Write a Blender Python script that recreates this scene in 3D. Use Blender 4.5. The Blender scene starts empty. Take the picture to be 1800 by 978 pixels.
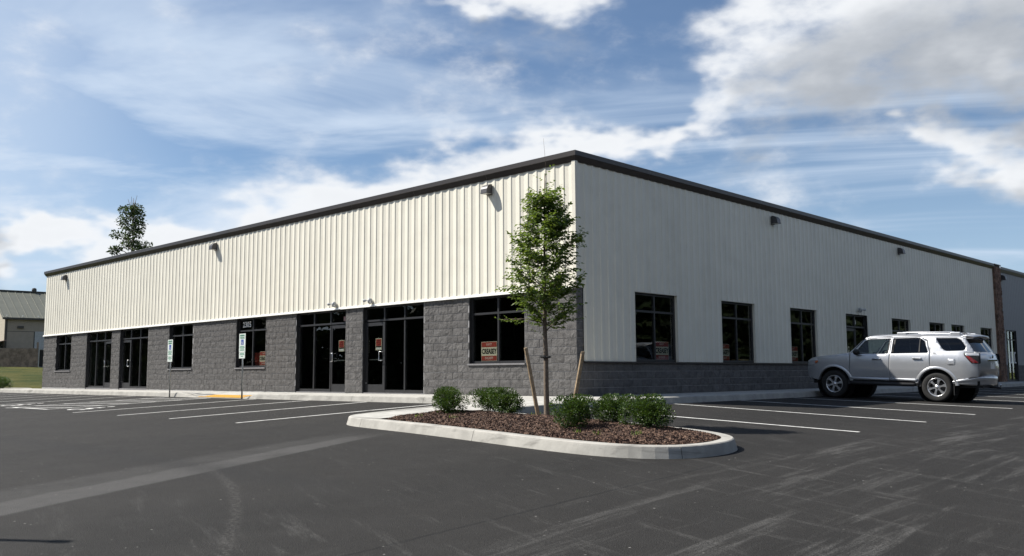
import bpy, bmesh, math, random
import numpy as np
from mathutils import Vector, Matrix

scene = bpy.context.scene
COL = scene.collection
random.seed(7)
rng = np.random.default_rng(7)
R = math.radians

# ------------------------------------------------------------------ camera
F_PX, PITCH, ROLL, YAW = 1572.537, 0.10640, -0.00577, 0.76680
CAM = Vector((13.990, -16.783, 0.565))
fw = Vector((-math.sin(YAW) * math.cos(PITCH), math.cos(YAW) * math.cos(PITCH), math.sin(PITCH)))
rt = Vector((math.cos(YAW), math.sin(YAW), 0))
up = rt.cross(fw)
rt2 = rt * math.cos(ROLL) + up * math.sin(ROLL)
up2 = -rt * math.sin(ROLL) + up * math.cos(ROLL)
cd = bpy.data.cameras.new('camera')
cd.sensor_width = 36.0
cd.lens = F_PX / 1800 * 36.0
cd.clip_start, cd.clip_end = 0.05, 3000
cam = bpy.data.objects.new('camera', cd)
COL.objects.link(cam)
m = Matrix((rt2, up2, -fw)).transposed().to_4x4()
m.translation = CAM
cam.matrix_world = m
scene.camera = cam

# ------------------------------------------------------------------ sun, exposure
SUN_V = Vector((1.60, 1.0, -2.06)).normalized()          # direction the light travels
sd = bpy.data.lights.new('sun', 'SUN')
sd.energy, sd.angle, sd.color = 5.0, R(0.53), (1.0, 0.955, 0.88)
sun = bpy.data.objects.new('sun', sd)
COL.objects.link(sun)
sun.rotation_euler = SUN_V.to_track_quat('-Z', 'Y').to_euler()
sun.location = (-40, -30, 50)
vs = scene.view_settings
vs.view_transform, vs.look, vs.exposure, vs.gamma = 'Standard', 'None', 0.7, 1.0
vs.use_curve_mapping = False
scene.cycles.use_denoising = True
scene.cycles.max_bounces = 8
scene.cycles.transparent_max_bounces = 12
scene.cycles.sample_clamp_indirect = 6.0


# ------------------------------------------------------------------ node helper
class N:
    """tiny expression builder over a node tree"""
    def __init__(s, nt):
        s.nt = nt

    def new(s, t, **kw):
        n = s.nt.nodes.new(t)
        for k, v in kw.items():
            setattr(n, k, v)
        return n

    def put(s, sock, v):
        if isinstance(v, bpy.types.NodeSocket):
            s.nt.links.new(v, sock)
        else:
            if sock.type == 'RGBA' and not isinstance(v, (int, float)) and len(v) == 3:
                v = (*v, 1)
            sock.default_value = v

    def m(s, op, a, b=None, c=None, clamp=False):
        n = s.new('ShaderNodeMath', operation=op)
        n.use_clamp = clamp
        s.put(n.inputs[0], a)
        if b is not None: s.put(n.inputs[1], b)
        if c is not None: s.put(n.inputs[2], c)
        return n.outputs[0]

    def add(s, a, b): return s.m('ADD', a, b)
    def sub(s, a, b): return s.m('SUBTRACT', a, b)
    def mul(s, a, b): return s.m('MULTIPLY', a, b)
    def mx(s, a, b): return s.m('MAXIMUM', a, b)
    def mn(s, a, b): return s.m('MINIMUM', a, b)

    def step(s, x, lo, hi, t0=0.0, t1=1.0):
        n = s.new('ShaderNodeMapRange', interpolation_type='SMOOTHSTEP')
        for i, v in enumerate((x, lo, hi, t0, t1)):
            s.put(n.inputs[i], v)
        return n.outputs[0]

    def mix(s, f, a, b, blend='MIX'):
        n = s.new('ShaderNodeMix', data_type='RGBA', blend_type=blend)
        s.put(n.inputs[0], f); s.put(n.inputs[6], a); s.put(n.inputs[7], b)
        return n.outputs[2]

    def noise(s, vec, scale, detail=4, rough=.55, dist=0.0, dim='3D'):
        n = s.new('ShaderNodeTexNoise', noise_dimensions=dim)
        if vec is not None: s.put(n.inputs['Vector'], vec)
        s.put(n.inputs['Scale'], scale); s.put(n.inputs['Detail'], detail)
        s.put(n.inputs['Roughness'], rough); s.put(n.inputs['Distortion'], dist)
        return n.outputs[0]

    def voro(s, vec, scale):
        n = s.new('ShaderNodeTexVoronoi')
        s.put(n.inputs['Vector'], vec); s.put(n.inputs['Scale'], scale)
        return n

    def vmul(s, v, c):
        n = s.new('ShaderNodeVectorMath', operation='MULTIPLY')
        s.put(n.inputs[0], v); s.put(n.inputs[1], c)
        return n.outputs[0]

    def vadd(s, v, c):
        n = s.new('ShaderNodeVectorMath', operation='ADD')
        s.put(n.inputs[0], v); s.put(n.inputs[1], c)
        return n.outputs[0]

    def dot(s, v, c):
        n = s.new('ShaderNodeVectorMath', operation='DOT_PRODUCT')
        s.put(n.inputs[0], v); s.put(n.inputs[1], c)
        return n.outputs['Value']

    def comb(s, x, y, z):
        n = s.new('ShaderNodeCombineXYZ')
        for i, v in enumerate((x, y, z)): s.put(n.inputs[i], v)
        return n.outputs[0]

    def sep(s, v):
        n = s.new('ShaderNodeSeparateXYZ')
        s.put(n.inputs[0], v)
        return n.outputs[0], n.outputs[1], n.outputs[2]

    def pos(s):
        return s.new('ShaderNodeNewGeometry').outputs['Position']

    def bump(s, h, strength=.5, dist=.02):
        n = s.new('ShaderNodeBump')
        s.put(n.inputs['Strength'], strength); s.put(n.inputs['Distance'], dist)
        s.put(n.inputs['Height'], h)
        return n.outputs[0]


# ------------------------------------------------------------------ sky: blue air, high streaks, cumulus
SKY_STRENGTH = 0.065
w = bpy.data.worlds.new('World')
scene.world = w
w.use_nodes = True
w.cycles.sampling_method = 'MANUAL'
w.cycles.sample_map_resolution = 512
nt = w.node_tree
nt.nodes.clear()
k = N(nt)
FH, RH = (-0.694, 0.720, 0.0), (0.720, 0.694, 0.0)       # bearing zero (north-west of the lot) and bearing +90


def cloud_group():
    g = bpy.data.node_groups.new('cumulus', 'ShaderNodeTree')
    g.interface.new_socket('dir', in_out='INPUT', socket_type='NodeSocketVector')
    g.interface.new_socket('density', in_out='OUTPUT', socket_type='NodeSocketFloat')
    g.interface.new_socket('mass', in_out='OUTPUT', socket_type='NodeSocketFloat')
    q = N(g)
    gi, go = q.new('NodeGroupInput'), q.new('NodeGroupOutput')
    d = gi.outputs[0]
    az = q.mul(q.m('ARCTAN2', q.dot(d, RH), q.dot(d, FH)), 57.2958)
    el = q.mul(q.m('ARCSINE', q.dot(d, (0, 0, 1))), 57.2958)
    dv = q.vmul(d, (1, 1, 2.0))
    n1 = q.noise(dv, 10.0, 6, .57)
    n2 = q.noise(q.vadd(dv, (5.2, 1.3, 8.1)), 4.2, 3, .55)
    n3 = q.noise(q.vadd(dv, (1.7, 9.3, 4.4)), 6.0, 4, .6)
    az = q.add(az, q.mul(q.sub(n2, .5), 26.0))
    el = q.add(el, q.mul(q.sub(n3, .5), 13.0))
    t = q.add(q.mul(az, 1 / 360), .5)

    def curve(pts):
        n = q.new('ShaderNodeFloatCurve')
        c = n.mapping.curves[0]
        pts = sorted(pts)
        for (a, v), i in zip(pts, range(len(pts))):
            xx, yy = a / 360 + .5, v / 40
            if i < 2: c.points[i].location = (xx, yy)
            else: c.points.new(xx, yy)
        n.mapping.extend = 'HORIZONTAL'
        n.mapping.update()
        q.put(n.inputs[1], t)
        return q.mul(n.outputs[0], 40)

    # two decks of cumulus round the whole horizon: bearing -> (height, half thickness) in degrees
    decks = [
        [(-180, 12, 2.2), (-150, 17, 3.4), (-125, 10, .4), (-110, 11, 2.4), (-85, 15, 2.8), (-64, 12, .4), (-52, 10, 2.0), (-42, 10, .5), (-34, 9.2, 1.9),
         (-28.5, 9.0, 2.0), (-25.5, 7.4, 1.0), (-22, 7.2, 1.2), (-15, 8.6, 1.7), (-6.5, 10.9, 2.1), (3.5, 13.3, 1.8), (8.5, 15.0, 1.3),
         (12, 17.2, 2.3), (16, 19.2, 3.7), (21, 20.4, 4.6), (31, 20.6, 5.4), (41, 18.5, 4.6), (54, 16, .8), (72, 14, 3.0), (92, 12, .5),
         (105, 11, 2.4), (138, 16, 3.2), (160, 12, .5), (180, 12, 2.2)],
        [(-180, 24, .3), (-140, 26, 2.6), (-110, 28, .3), (-70, 27, 2.6), (-40, 20, .4), (-22, 24, .2), (-5, 24.6, .6), (2.2, 24.6, 2.0), (9, 25, .8),
         (14, 25, .2), (22, 11.0, .15), (26.5, 11.4, 1.0), (30.5, 11.8, 2.3), (36, 11.5, 2.2), (46, 10, .4), (80, 26, 2.4), (120, 28, .3), (150, 26, 2.2), (180, 24, .3)]]
    tot = None
    for dk in decks:
        ec = curve([(a_, e_) for a_, e_, _ in dk]); tc = curve([(a_, t_) for a_, _, t_ in dk])
        y = q.m('DIVIDE', q.sub(el, ec), tc)
        v = q.mul(q.m('EXPONENT', q.mul(q.mul(y, y), -.7)), q.step(tc, .2, 1.2))
        tot = v if tot is None else q.mx(tot, v)
    dens = q.add(tot, q.mul(q.sub(n1, .5), 2.2))
    q.put(go.inputs[0], dens)
    q.put(go.inputs[1], q.add(tot, q.add(q.mul(q.sub(n1, .5), .55), q.mul(q.sub(n3, .5), .8))))
    return g


grp = cloud_group()
D = k.new('ShaderNodeTexCoord').outputs['Generated']


def dens_at(vec):
    n = k.new('ShaderNodeGroup')
    n.node_tree = grp
    k.put(n.inputs[0], vec)
    return n.outputs


dz = k.mx(k.dot(D, (0, 0, 1)), 0.0)
c0 = dens_at(D)[0]
toward_sun = -SUN_V
c2 = dens_at(k.vadd(D, (toward_sun.x * .03, toward_sun.y * .03, .055)))[1]
cover = k.m('POWER', k.step(c0, -.10, 1.0), 1.3)
thick = k.step(c0, .5, 1.05)
lit = k.sub(1.0, k.add(k.mul(k.step(c0, .5, 1.5), .10), k.mul(k.step(c2, .32, 1.15), .88)))
# thin streaked high cloud: a layer seen in perspective
pl = k.new('ShaderNodeVectorMath', operation='DIVIDE')
k.put(pl.inputs[0], D); k.put(pl.inputs[1], k.comb(k.add(dz, .10), k.add(dz, .10), k.add(dz, .10)))
along = k.dot(pl.outputs[0], (.86, .51, 0)); across = k.dot(pl.outputs[0], (-.51, .86, 0))
cv = k.comb(k.mul(along, .34), k.mul(across, .80), 0)
ci = k.noise(cv, 1.15, 6, .56, 1.2)
ci2 = k.noise(k.vadd(cv, (7, 3, 0)), .55, 2, .5, .3)
cirrus = k.mul(k.step(k.add(k.mul(ci, .9), k.mul(ci2, .5)), .60, .86, 0, .92), k.step(dz, .75, .30, .25, 1))
haze = k.step(dz, .0, .28, .55, .02)
sky = k.new('ShaderNodeTexSky', sky_type='NISHITA')
sky.sun_disc = False
ts = -SUN_V
sky.sun_elevation = math.asin(ts.z)
sky.sun_rotation = math.atan2(ts.x, ts.y)
sky.air_density, sky.dust_density, sky.ozone_density = 1.0, .2, 4.0
U = 1 / SKY_STRENGTH
white = (0.57 * U, 0.585 * U, 0.605 * U)
high = (.40 * U, .47 * U, .565 * U)
col = k.mix(haze, sky.outputs[0], (.30 * U, .40 * U, .54 * U))
bear = k.mul(k.m('ARCTAN2', k.dot(D, RH), k.dot(D, FH)), 57.2958)
veil = k.mul(k.mul(k.step(bear, -17, -32), k.step(bear, -95, -50)), k.step(ci2, .30, .62, .25, .62))
col = k.mix(k.mx(cirrus, veil), col, high)
ccol = k.mix(k.m('MAXIMUM', lit, .0), (.225 * U, .248 * U, .282 * U), white)
col = k.mix(cover, col, ccol)
bg = k.new('ShaderNodeBackground')
k.put(bg.inputs[0], col)
bg.inputs[1].default_value = SKY_STRENGTH
k.put(k.new('ShaderNodeOutputWorld').inputs[0], bg.outputs[0])

# ------------------------------------------------------------------ materials
MATS = {}


def mat(name, color, rough=.8, metal=0.0, vary=.12, vscale=6.0, bump=0.0, bscale=40.0, bdist=.01, spec=.4, coat=0.0, dirt=None, objvar=0.0):
    if name in MATS: return MATS[name]
    mt = bpy.data.materials.new(name)
    mt.use_nodes = True
    q = N(mt.node_tree)
    b = mt.node_tree.nodes['Principled BSDF']
    P = q.pos()
    n1 = q.noise(P, vscale, 5, .6)
    f = q.step(n1, .3, .7)
    lo = tuple(c * (1 - vary) for c in color); hi = tuple(min(1, c * (1 + vary)) for c in color)
    c = q.mix(f, lo, hi)
    if dirt:
        dc, amt, sc = dirt
        c = q.mix(q.mul(q.step(q.noise(P, sc, 6, .65), .5, .72), amt), c, dc)
    if objvar:
        c = q.mix(q.new('ShaderNodeObjectInfo').outputs['Random'], c, q.mix(1.0, c, (1 - objvar,) * 3, 'MULTIPLY'))
    q.put(b.inputs['Base Color'], c)
    b.inputs['Roughness'].default_value = rough
    b.inputs['Metallic'].default_value = metal
    b.inputs['Specular IOR Level'].default_value = spec
    b.inputs['Coat Weight'].default_value = coat
    b.inputs['Coat Roughness'].default_value = .06
    if bump:
        q.put(b.inputs['Normal'], q.bump(q.noise(P, bscale, 6, .65), bump, bdist))
    MATS[name] = mt
    return mt


def glass_mat(name, tint, refl=1.0):
    if name in MATS: return MATS[name]
    mt = bpy.data.materials.new(name)
    mt.use_nodes = True
    nt = mt.node_tree
    nt.nodes.clear()
    q = N(nt)
    fr = q.new('ShaderNodeFresnel')
    q.put(fr.inputs[0], q.sub(1.5, q.mul(q.new('ShaderNodeNewGeometry').outputs['Backfacing'], 1.5 - 1 / 1.5)))
    gl = q.new('ShaderNodeBsdfGlossy'); gl.inputs['Roughness'].default_value = .0
    q.put(gl.inputs[0], (refl, refl, refl))
    P = q.pos()
    q.put(gl.inputs['Normal'], q.bump(q.noise(P, .9, 2, .5), .10, .05))
    tr = q.new('ShaderNodeBsdfTransparent'); q.put(tr.inputs[0], tint)
    mx = q.new('ShaderNodeMixShader')
    q.put(mx.inputs[0], fr.outputs[0]); q.put(mx.inputs[1], tr.outputs[0]); q.put(mx.inputs[2], gl.outputs[0])
    q.put(q.new('ShaderNodeOutputMaterial').inputs[0], mx.outputs[0])
    MATS[name] = mt
    return mt


def leaf_mat(name, color, rough=.45, trans=.35, scale=25.0, var=.55, spec=.5):
    if name in MATS: return MATS[name]
    mt = bpy.data.materials.new(name)
    mt.use_nodes = True
    nt = mt.node_tree
    q = N(nt)
    b = nt.nodes['Principled BSDF']
    n1 = q.noise(q.pos(), scale, 2, .5)
    c = q.mix(q.step(n1, .3, .7), tuple(x * (1 - var) for x in color), tuple(x * (1 + var) for x in color))
    c = q.mix(q.step(q.noise(q.pos(), scale * .28, 3, .6), .5, .68, 0, .55), c, (color[0] * 1.7, color[1] * 1.25, color[2] * .9))
    q.put(b.inputs['Base Color'], c)
    b.inputs['Roughness'].default_value = rough
    b.inputs['Specular IOR Level'].default_value = spec
    t = q.new('ShaderNodeBsdfTranslucent')
    q.put(t.inputs[0], q.mix(.5, c, (color[0] * 2.2, color[1] * 1.9, color[2] * .6)))
    mx = q.new('ShaderNodeMixShader')
    mx.inputs[0].default_value = trans
    q.put(mx.inputs[1], b.outputs[0]); q.put(mx.inputs[2], t.outputs[0])
    q.put(nt.nodes['Material Output'].inputs[0], mx.outputs[0])
    MATS[name] = mt
    return mt


# ------------------------------------------------------------------ mesh helpers
class MB:
    def __init__(s):
        s.v, s.f = [], []

    def quad(s, a, b, c, d):
        i = len(s.v); s.v += [tuple(a), tuple(b), tuple(c), tuple(d)]; s.f.append((i, i + 1, i + 2, i + 3))
        return s

    def poly(s, pts):
        i = len(s.v); s.v += [tuple(p) for p in pts]; s.f.append(tuple(range(i, i + len(pts))))
        return s

    def box(s, x0, x1, y0, y1, z0, z1):
        i = len(s.v)
        s.v += [(x, y, z) for z in (z0, z1) for y in (y0, y1) for x in (x0, x1)]
        for f in ((0, 2, 3, 1), (4, 5, 7, 6), (0, 1, 5, 4), (2, 6, 7, 3), (0, 4, 6, 2), (1, 3, 7, 5)):
            s.f.append(tuple(i + j for j in f))
        return s

    def obox(s, M, x0, x1, y0, y1, z0, z1):
        i = len(s.v); s.box(x0, x1, y0, y1, z0, z1)
        for j in range(i, len(s.v)): s.v[j] = tuple(M @ Vector(s.v[j]))
        return s

    def grid(s, fn, us, vs_, flip=False):
        i = len(s.v); nu, nv = len(us), len(vs_)
        for v in vs_:
            for u in us: s.v.append(tuple(fn(u, v)))
        for b in range(nv - 1):
            for a in range(nu - 1):
                f = (i + b * nu + a, i + b * nu + a + 1, i + (b + 1) * nu + a + 1, i + (b + 1) * nu + a)
                s.f.append(f[::-1] if flip else f)
        return s

    def tube(s, pts, rad, n=8, cap=True):
        pts = [Vector(p) for p in pts]
        if not isinstance(rad, (list, tuple)): rad = [rad] * len(pts)
        i0 = len(s.v)
        for j, p in enumerate(pts):
            t = (pts[min(j + 1, len(pts) - 1)] - pts[max(j - 1, 0)]).normalized()
            a = t.orthogonal().normalized() if j == 0 else (pa - t * pa.dot(t)).normalized()
            pa = a
            b = t.cross(a)
            for h in range(n):
                an = 2 * math.pi * h / n
                s.v.append(tuple(p + (a * math.cos(an) + b * math.sin(an)) * rad[j]))
        for j in range(len(pts) - 1):
            for h in range(n):
                h2 = (h + 1) % n
                s.f.append((i0 + j * n + h, i0 + j * n + h2, i0 + (j + 1) * n + h2, i0 + (j + 1) * n + h))
        if cap:
            s.f.append(tuple(i0 + h for h in range(n))[::-1])
            s.f.append(tuple(i0 + (len(pts) - 1) * n + h for h in range(n)))
        return s

    def lathe(s, prof, M, n=32):
        """prof: list of (radius, axial); axis = local z of M"""
        i0 = len(s.v)
        for r, z in prof:
            for h in range(n):
                a = 2 * math.pi * h / n
                s.v.append(tuple(M @ Vector((r * math.cos(a), r * math.sin(a), z))))
        for j in range(len(prof) - 1):
            for h in range(n):
                h2 = (h + 1) % n
                s.f.append((i0 + j * n + h, i0 + j * n + h2, i0 + (j + 1) * n + h2, i0 + (j + 1) * n + h))
        return s

    def mesh(s, name, smooth=False):
        me = bpy.data.meshes.new(name)
        me.from_pydata(s.v, [], s.f)
        me.update()
        bm = bmesh.new(); bm.from_mesh(me)
        bmesh.ops.recalc_face_normals(bm, faces=bm.faces)
        bm.to_mesh(me); bm.free()
        if smooth:
            for p in me.polygons: p.use_smooth = True
        return me

    def build(s, name, material, parent=None, smooth=False, bevel=0.0, kind=None, weld=False):
        me = s.mesh(name, smooth)
        return link(name, me, material, parent, bevel, kind, weld)


def link(name, me, material, parent=None, bevel=0.0, kind=None, weld=False, loc=None):
    if material is not None and not me.materials: me.materials.append(material)
    o = bpy.data.objects.new(name, me)
    COL.objects.link(o)
    if parent is not None: o.parent = parent
    if loc is not None: o.location = loc
    if weld:
        mod = o.modifiers.new('weld', 'WELD'); mod.merge_threshold = .0005
    if bevel:
        mod = o.modifiers.new('bevel', 'BEVEL'); mod.width = bevel; mod.segments = 2; mod.limit_method = 'ANGLE'
    if kind: o['kind'] = kind
    return o


def thing(name, label, cat, loc=(0, 0, 0), group=None):
    o = bpy.data.objects.new(name, None)
    o.empty_display_size = .3
    COL.objects.link(o)
    o.location = loc
    return tag(o, label, cat, group)


def tag(o, label, cat, group=None):
    o['label'], o['category'] = label, cat
    if group: o['group'] = group
    return o


def structure(o):
    o['kind'] = 'structure'
    return o


def text_mesh(s, size, bold=0.0, sx=1.0, align='CENTER', spacing=1.0):
    cu = bpy.data.curves.new('lettering', 'FONT')
    cu.body, cu.size, cu.offset, cu.align_x, cu.align_y = s, size, bold, align, 'CENTER'
    cu.resolution_u = 3
    cu.space_character = spacing
    ob = bpy.data.objects.new('lettering', cu)
    COL.objects.link(ob)
    dg = bpy.context.evaluated_depsgraph_get()
    me = bpy.data.meshes.new_from_object(ob.evaluated_get(dg))
    bpy.data.objects.remove(ob)
    for v in me.vertices: v.co.x *= sx
    return me


FACE_S = Matrix(((1, 0, 0), (0, 0, -1), (0, 1, 0))).to_4x4()      # text plane facing -Y
FACE_E = Matrix(((0, 0, 1), (1, 0, 0), (0, 1, 0))).to_4x4()       # text plane facing +X


def put_text(s, size, material, face, loc, parent, bold=0.0, sx=1.0, name='lettering', spacing=1.0):
    me = text_mesh(s, size, bold, sx, 'CENTER', spacing)
    me.materials.clear()
    me.transform(Matrix.Translation(loc) @ face)
    return link(name, me, material, parent)


# ------------------------------------------------------------------ terrain
KX, KY = 2.1, -2.1                       # kerb lines (outer edge of the pavement)


def G(x, y):
    """asphalt level: falls away from the building"""
    dx, dy = max(x - KX, 0), max(KY - y, 0)
    t = min(max(y / 9, 0), 1); t = t * t * (3 - 2 * t)
    d = math.hypot(dx, dy)
    d = d if d < 24 else 24 + (d - 24) * .2
    return -.15 + .002 * min(max(x, -40), 0) - .042 * (1 - .3 * t) * d


RX0, RX1 = -15.4, -12.1                   # kerb ramp


def S(x, y):
    """pavement top"""
    z = G(x, y) + .15
    fx = min(max((min(x - RX0, RX1 - x) + .9) / .9, 0), 1)
    fy = min(max((-.55 - y) / 1.5, 0), 1)
    return z - .145 * fx * fy


def asphalt_material():
    mt = bpy.data.materials.new('asphalt')
    mt.use_nodes = True
    q = N(mt.node_tree)
    b = mt.node_tree.nodes['Principled BSDF']
    P = q.pos()
    x, y, z = q.sep(P)
    fine = q.noise(P, 170, 3, .7)
    agg = q.voro(P, 95).outputs['Distance']
    mid = q.noise(P, 2.2, 6, .6)
    big = q.noise(q.vmul(P, (1, .35, 1)), .45, 4, .55)
    c = q.mix(q.step(big, .32, .68), (.0128, .0120, .0112), (.0200, .0185, .0170))
    c = q.mix(q.mul(q.step(mid, .35, .7), .35), c, (.028, .0268, .0255))
    c = q.mix(q.step(fine, .52, .72, 0, .55), c, (.046, .045, .043))
    c = q.mix(q.step(fine, .44, .28, 0, .7), c, (.006, .006, .006))
    coarse = q.noise(P, 58, 3, .75)
    c = q.mix(q.step(coarse, .54, .70, 0, .55), c, (.048, .0455, .0415))
    c = q.mix(q.step(coarse, .46, .32, 0, .6), c, (.007, .007, .007))
    # paler swept turning track of dust beside the planted island
    wob = q.mul(q.sub(q.noise(P, 1.6, 5, .6), .5), .35)
    xl = q.add(q.add(q.mul(q.add(y, 7.65), -.27), 1.44), q.mul(q.mul(q.add(y, 7.65), q.add(y, 7.65)), .008))
    xr = q.add(q.mul(q.add(y, 8.68), -.41), 2.85)
    xx = q.add(x, wob)
    band = q.mul(q.step(q.sub(xx, xl), -.12, .25), q.step(q.sub(xr, q.add(x, q.mul(wob, .25))), -.04, .08))
    xm = q.add(q.mul(q.add(xl, xr), .5), .05)
    half = q.step(q.sub(xx, xm), -.06, .10, .42, 1.0)
    band = q.mul(q.mul(band, half), q.step(y, -7.3, -9.2))
    band = q.mul(band, q.step(mid, .2, .6, .62, 1))
    c = q.mix(q.mul(band, .74), c, (.075, .073, .071))
    # scraped arc crossing it
    dl = q.m('ABSOLUTE', q.add(q.add(q.mul(q.sub(x, 4.39), .46), q.mul(q.add(y, 11.65), .885)), q.add(q.mul(q.sub(q.noise(P, .5, 2), .5), .10), q.mul(q.mul(q.sub(x, 4.39), q.sub(8.02, x)), -.042))))
    arc = q.mul(q.step(dl, .09, .01), q.mul(q.step(x, 2.5, 4.5), q.step(q.noise(P, 30, 3), .42, .62)))
    c = q.mix(q.mul(arc, .42), c, (.085, .081, .076))
    # paving joint and the scuffed lane beyond it
    jw = q.mul(q.sub(q.noise(P, 3.0, 4), .5), .10)
    jd = q.m('ABSOLUTE', q.sub(q.add(x, jw), q.add(8.42, q.mul(q.add(y, 7.9), -.06))))
    c = q.mix(q.mul(q.mul(q.step(jd, .035, .0), q.step(y, -7.4, -7.9)), .85), c, (.008, .008, .008))
    lane = q.mul(q.step(x, 8.3, 8.7), q.step(q.noise(q.vmul(P, (.9, .28, 1)), .8, 3), .34, .54))
    vs1 = q.comb(q.add(q.mul(x, 1.3), q.mul(q.mul(q.sub(y, 2), q.sub(y, 2)), -.004)), q.mul(y, .12), 0)
    sc = q.mul(q.step(q.noise(vs1, 2.6, 10, .70, .15), .49, .66), q.step(q.add(q.mul(fine, .5), q.mul(coarse, .5)), .40, .58))
    c = q.mix(q.mul(q.mul(lane, sc), .72), c, (.125, .122, .116))
    vs2 = q.comb(q.mul(x, .24), q.add(q.mul(y, 1.5), q.mul(x, .5)), 0)
    sc2 = q.mul(q.step(q.noise(vs2, 2.6, 10, .74, .3), .53, .68), q.step(q.add(q.mul(fine, .5), q.mul(coarse, .5)), .40, .58))
    c = q.mix(q.mul(sc2, q.step(x, 3.0, 9.0, .10, .5)), c, (.11, .107, .102))
    seam = q.step(q.m('ABSOLUTE', q.add(q.add(y, 11.4), q.mul(q.sub(mid, .5), .5))), .55, .0)
    c = q.mix(q.mul(seam, q.step(x, 7, 5, 0, .45)), c, (.013, .013, .0135))
    grit = q.voro(P, 6.5)
    c = q.mix(q.mul(q.step(grit.outputs['Distance'], .075, .05), q.step(q.noise(P, .9, 3), .45, .62, 0, .8)), c, (.30, .29, .27))
    q.put(b.inputs['Base Color'], c)
    b.inputs['Roughness'].default_value = .86
    b.inputs['Specular IOR Level'].default_value = .22
    q.put(b.inputs['Normal'], q.bump(q.add(q.mul(fine, .6), q.add(q.mul(agg, .8), coarse)), .7, .009))
    return mt


def concrete_material(name='concrete', col=(.39, .38, .352), amt=.5):
    mt = bpy.data.materials.new(name)
    mt.use_nodes = True
    q = N(mt.node_tree)
    b = mt.node_tree.nodes['Principled BSDF']
    P = q.pos()
    n1 = q.noise(P, 3.0, 6, .62)
    n2 = q.noise(P, 55, 4, .65)
    n3 = q.noise(q.vmul(P, (1, 1, 5)), 1.3, 6, .6, .5)
    c = q.mix(q.step(n1, .3, .7), tuple(v * .84 for v in col), tuple(v * 1.14 for v in col))
    c = q.mix(q.step(n3, .54, .72, 0, amt), c, tuple(v * .55 for v in col))
    c = q.mix(q.step(n2, .58, .75, 0, .35), c, tuple(v * .6 for v in col))
    q.put(b.inputs['Base Color'], c)
    b.inputs['Roughness'].default_value = .9
    b.inputs['Specular IOR Level'].default_value = .25
    q.put(b.inputs['Normal'], q.bump(q.add(n2, q.mul(n1, .5)), .35, .008))
    return mt


M_ASPH = asphalt_material()
M_CONC = concrete_material()
M_CONC2 = concrete_material('concrete_face', (.36, .348, .318), .85)


def grass_material():
    mt = bpy.data.materials.new('grass')
    mt.use_nodes = True
    q = N(mt.node_tree)
    b = mt.node_tree.nodes['Principled BSDF']
    P = q.pos()
    c = q.mix(q.step(q.noise(P, .35, 5, .6), .35, .65), (.045, .062, .016), (.105, .098, .030))
    c = q.mix(q.step(q.noise(P, 9, 4, .7), .45, .7, 0, .6), c, (.03, .045, .012))
    q.put(b.inputs['Base Color'], c)
    b.inputs['Roughness'].default_value = .95
    b.inputs['Specular IOR Level'].default_value = .1
    q.put(b.inputs['Normal'], q.bump(q.noise(P, 14, 6, .75), 1.0, .12))
    return mt


M_GRASS = grass_material()

# ground out to the horizon
mb = MB()
gs = [-1500, -600, -300, -180, -120] + list(range(-100, 101, 20)) + [120, 180, 300, 600, 1500]
mb.grid(lambda x, y: (x, y, -2.25 + .5 * math.sin(x * .013) * math.sin(y * .011)), gs, gs)
structure(mb.build('ground', M_GRASS, smooth=True))


def span(*segs):
    out = []
    for a, b, st in segs:
        n = max(1, round((b - a) / st))
        out += [a + (b - a) * i / n for i in range(n)]
    return out + [segs[-1][1]]


mb = MB()
xs = span((-44, -20, 2.0), (-20, KX, .65), (KX, 15, .35), (15, 60, 2.5))
ys = span((-48, -20, 2.0), (-20, KY, .35), (KY, 14, .5), (14, 60, 2.0))
mb.grid(lambda x, y: (x, y, G(x, y)), xs, ys)
structure(mb.build('parking_lot', M_ASPH, smooth=True))

# grass bank past the end of the building
def bank(x, y):
    d = max(0, math.hypot(x + 37.3, y + 1.0) * 1.0)
    t = min(d / 52.0, 1)
    return -.10 + 1.72 * t ** 1.15 + .05 * math.sin(x * .9) * math.sin(y * .7)


mb = MB()
mb.grid(lambda x, y: (x, y, bank(x, y) - (.35 if y < .4 else 0)), span((-150, -90, 6), (-90, -37.2, 1.6)),
        [.2, .6] + span((1.2, 30, 1.5), (30, 150, 8)))
structure(mb.build('grass_bank', M_GRASS, smooth=True))

# ------------------------------------------------------------------ pavement, kerbs
pav = structure(thing('pavement', 'pale concrete pavement along both fronts of the building', 'pavement'))
for kk in ('label', 'category'):
    del pav[kk]
gap = .006


def slab(x0, x1, y0, y1, nx=3, ny=5):
    mb = MB()
    us = [x0 + gap + (x1 - x0 - 2 * gap) * i / nx for i in range(nx + 1)]
    vv = [y0 + gap + (y1 - y0 - 2 * gap) * i / ny for i in range(ny + 1)]
    mb.grid(lambda x, y: (x, y, S(x, y)), us, vv)
    for (a, b) in (((us[0], vv[0]), (us[-1], vv[0])), ((us[-1], vv[0]), (us[-1], vv[-1])),
                   ((us[-1], vv[-1]), (us[0], vv[-1])), ((us[0], vv[-1]), (us[0], vv[0]))):
        mb.quad((a[0], a[1], S(*a)), (b[0], b[1], S(*b)), (b[0], b[1], S(*b) - .1), (a[0], a[1], S(*a) - .1))
    mb.build('slab', M_CONC, pav)


KW = .16
x = KX - KW
ends = []
while x > -37.2:
    x2 = max(x - 1.83, -37.3); ends.append((x2, x)); x = x2
for a, b in ends:
    slab(a, b, KY + KW, -.012 if b < 0 else -.012)
y = -.012
while y < 44:
    slab(.012, KX - KW, y, y + 1.83); y += 1.83
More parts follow.
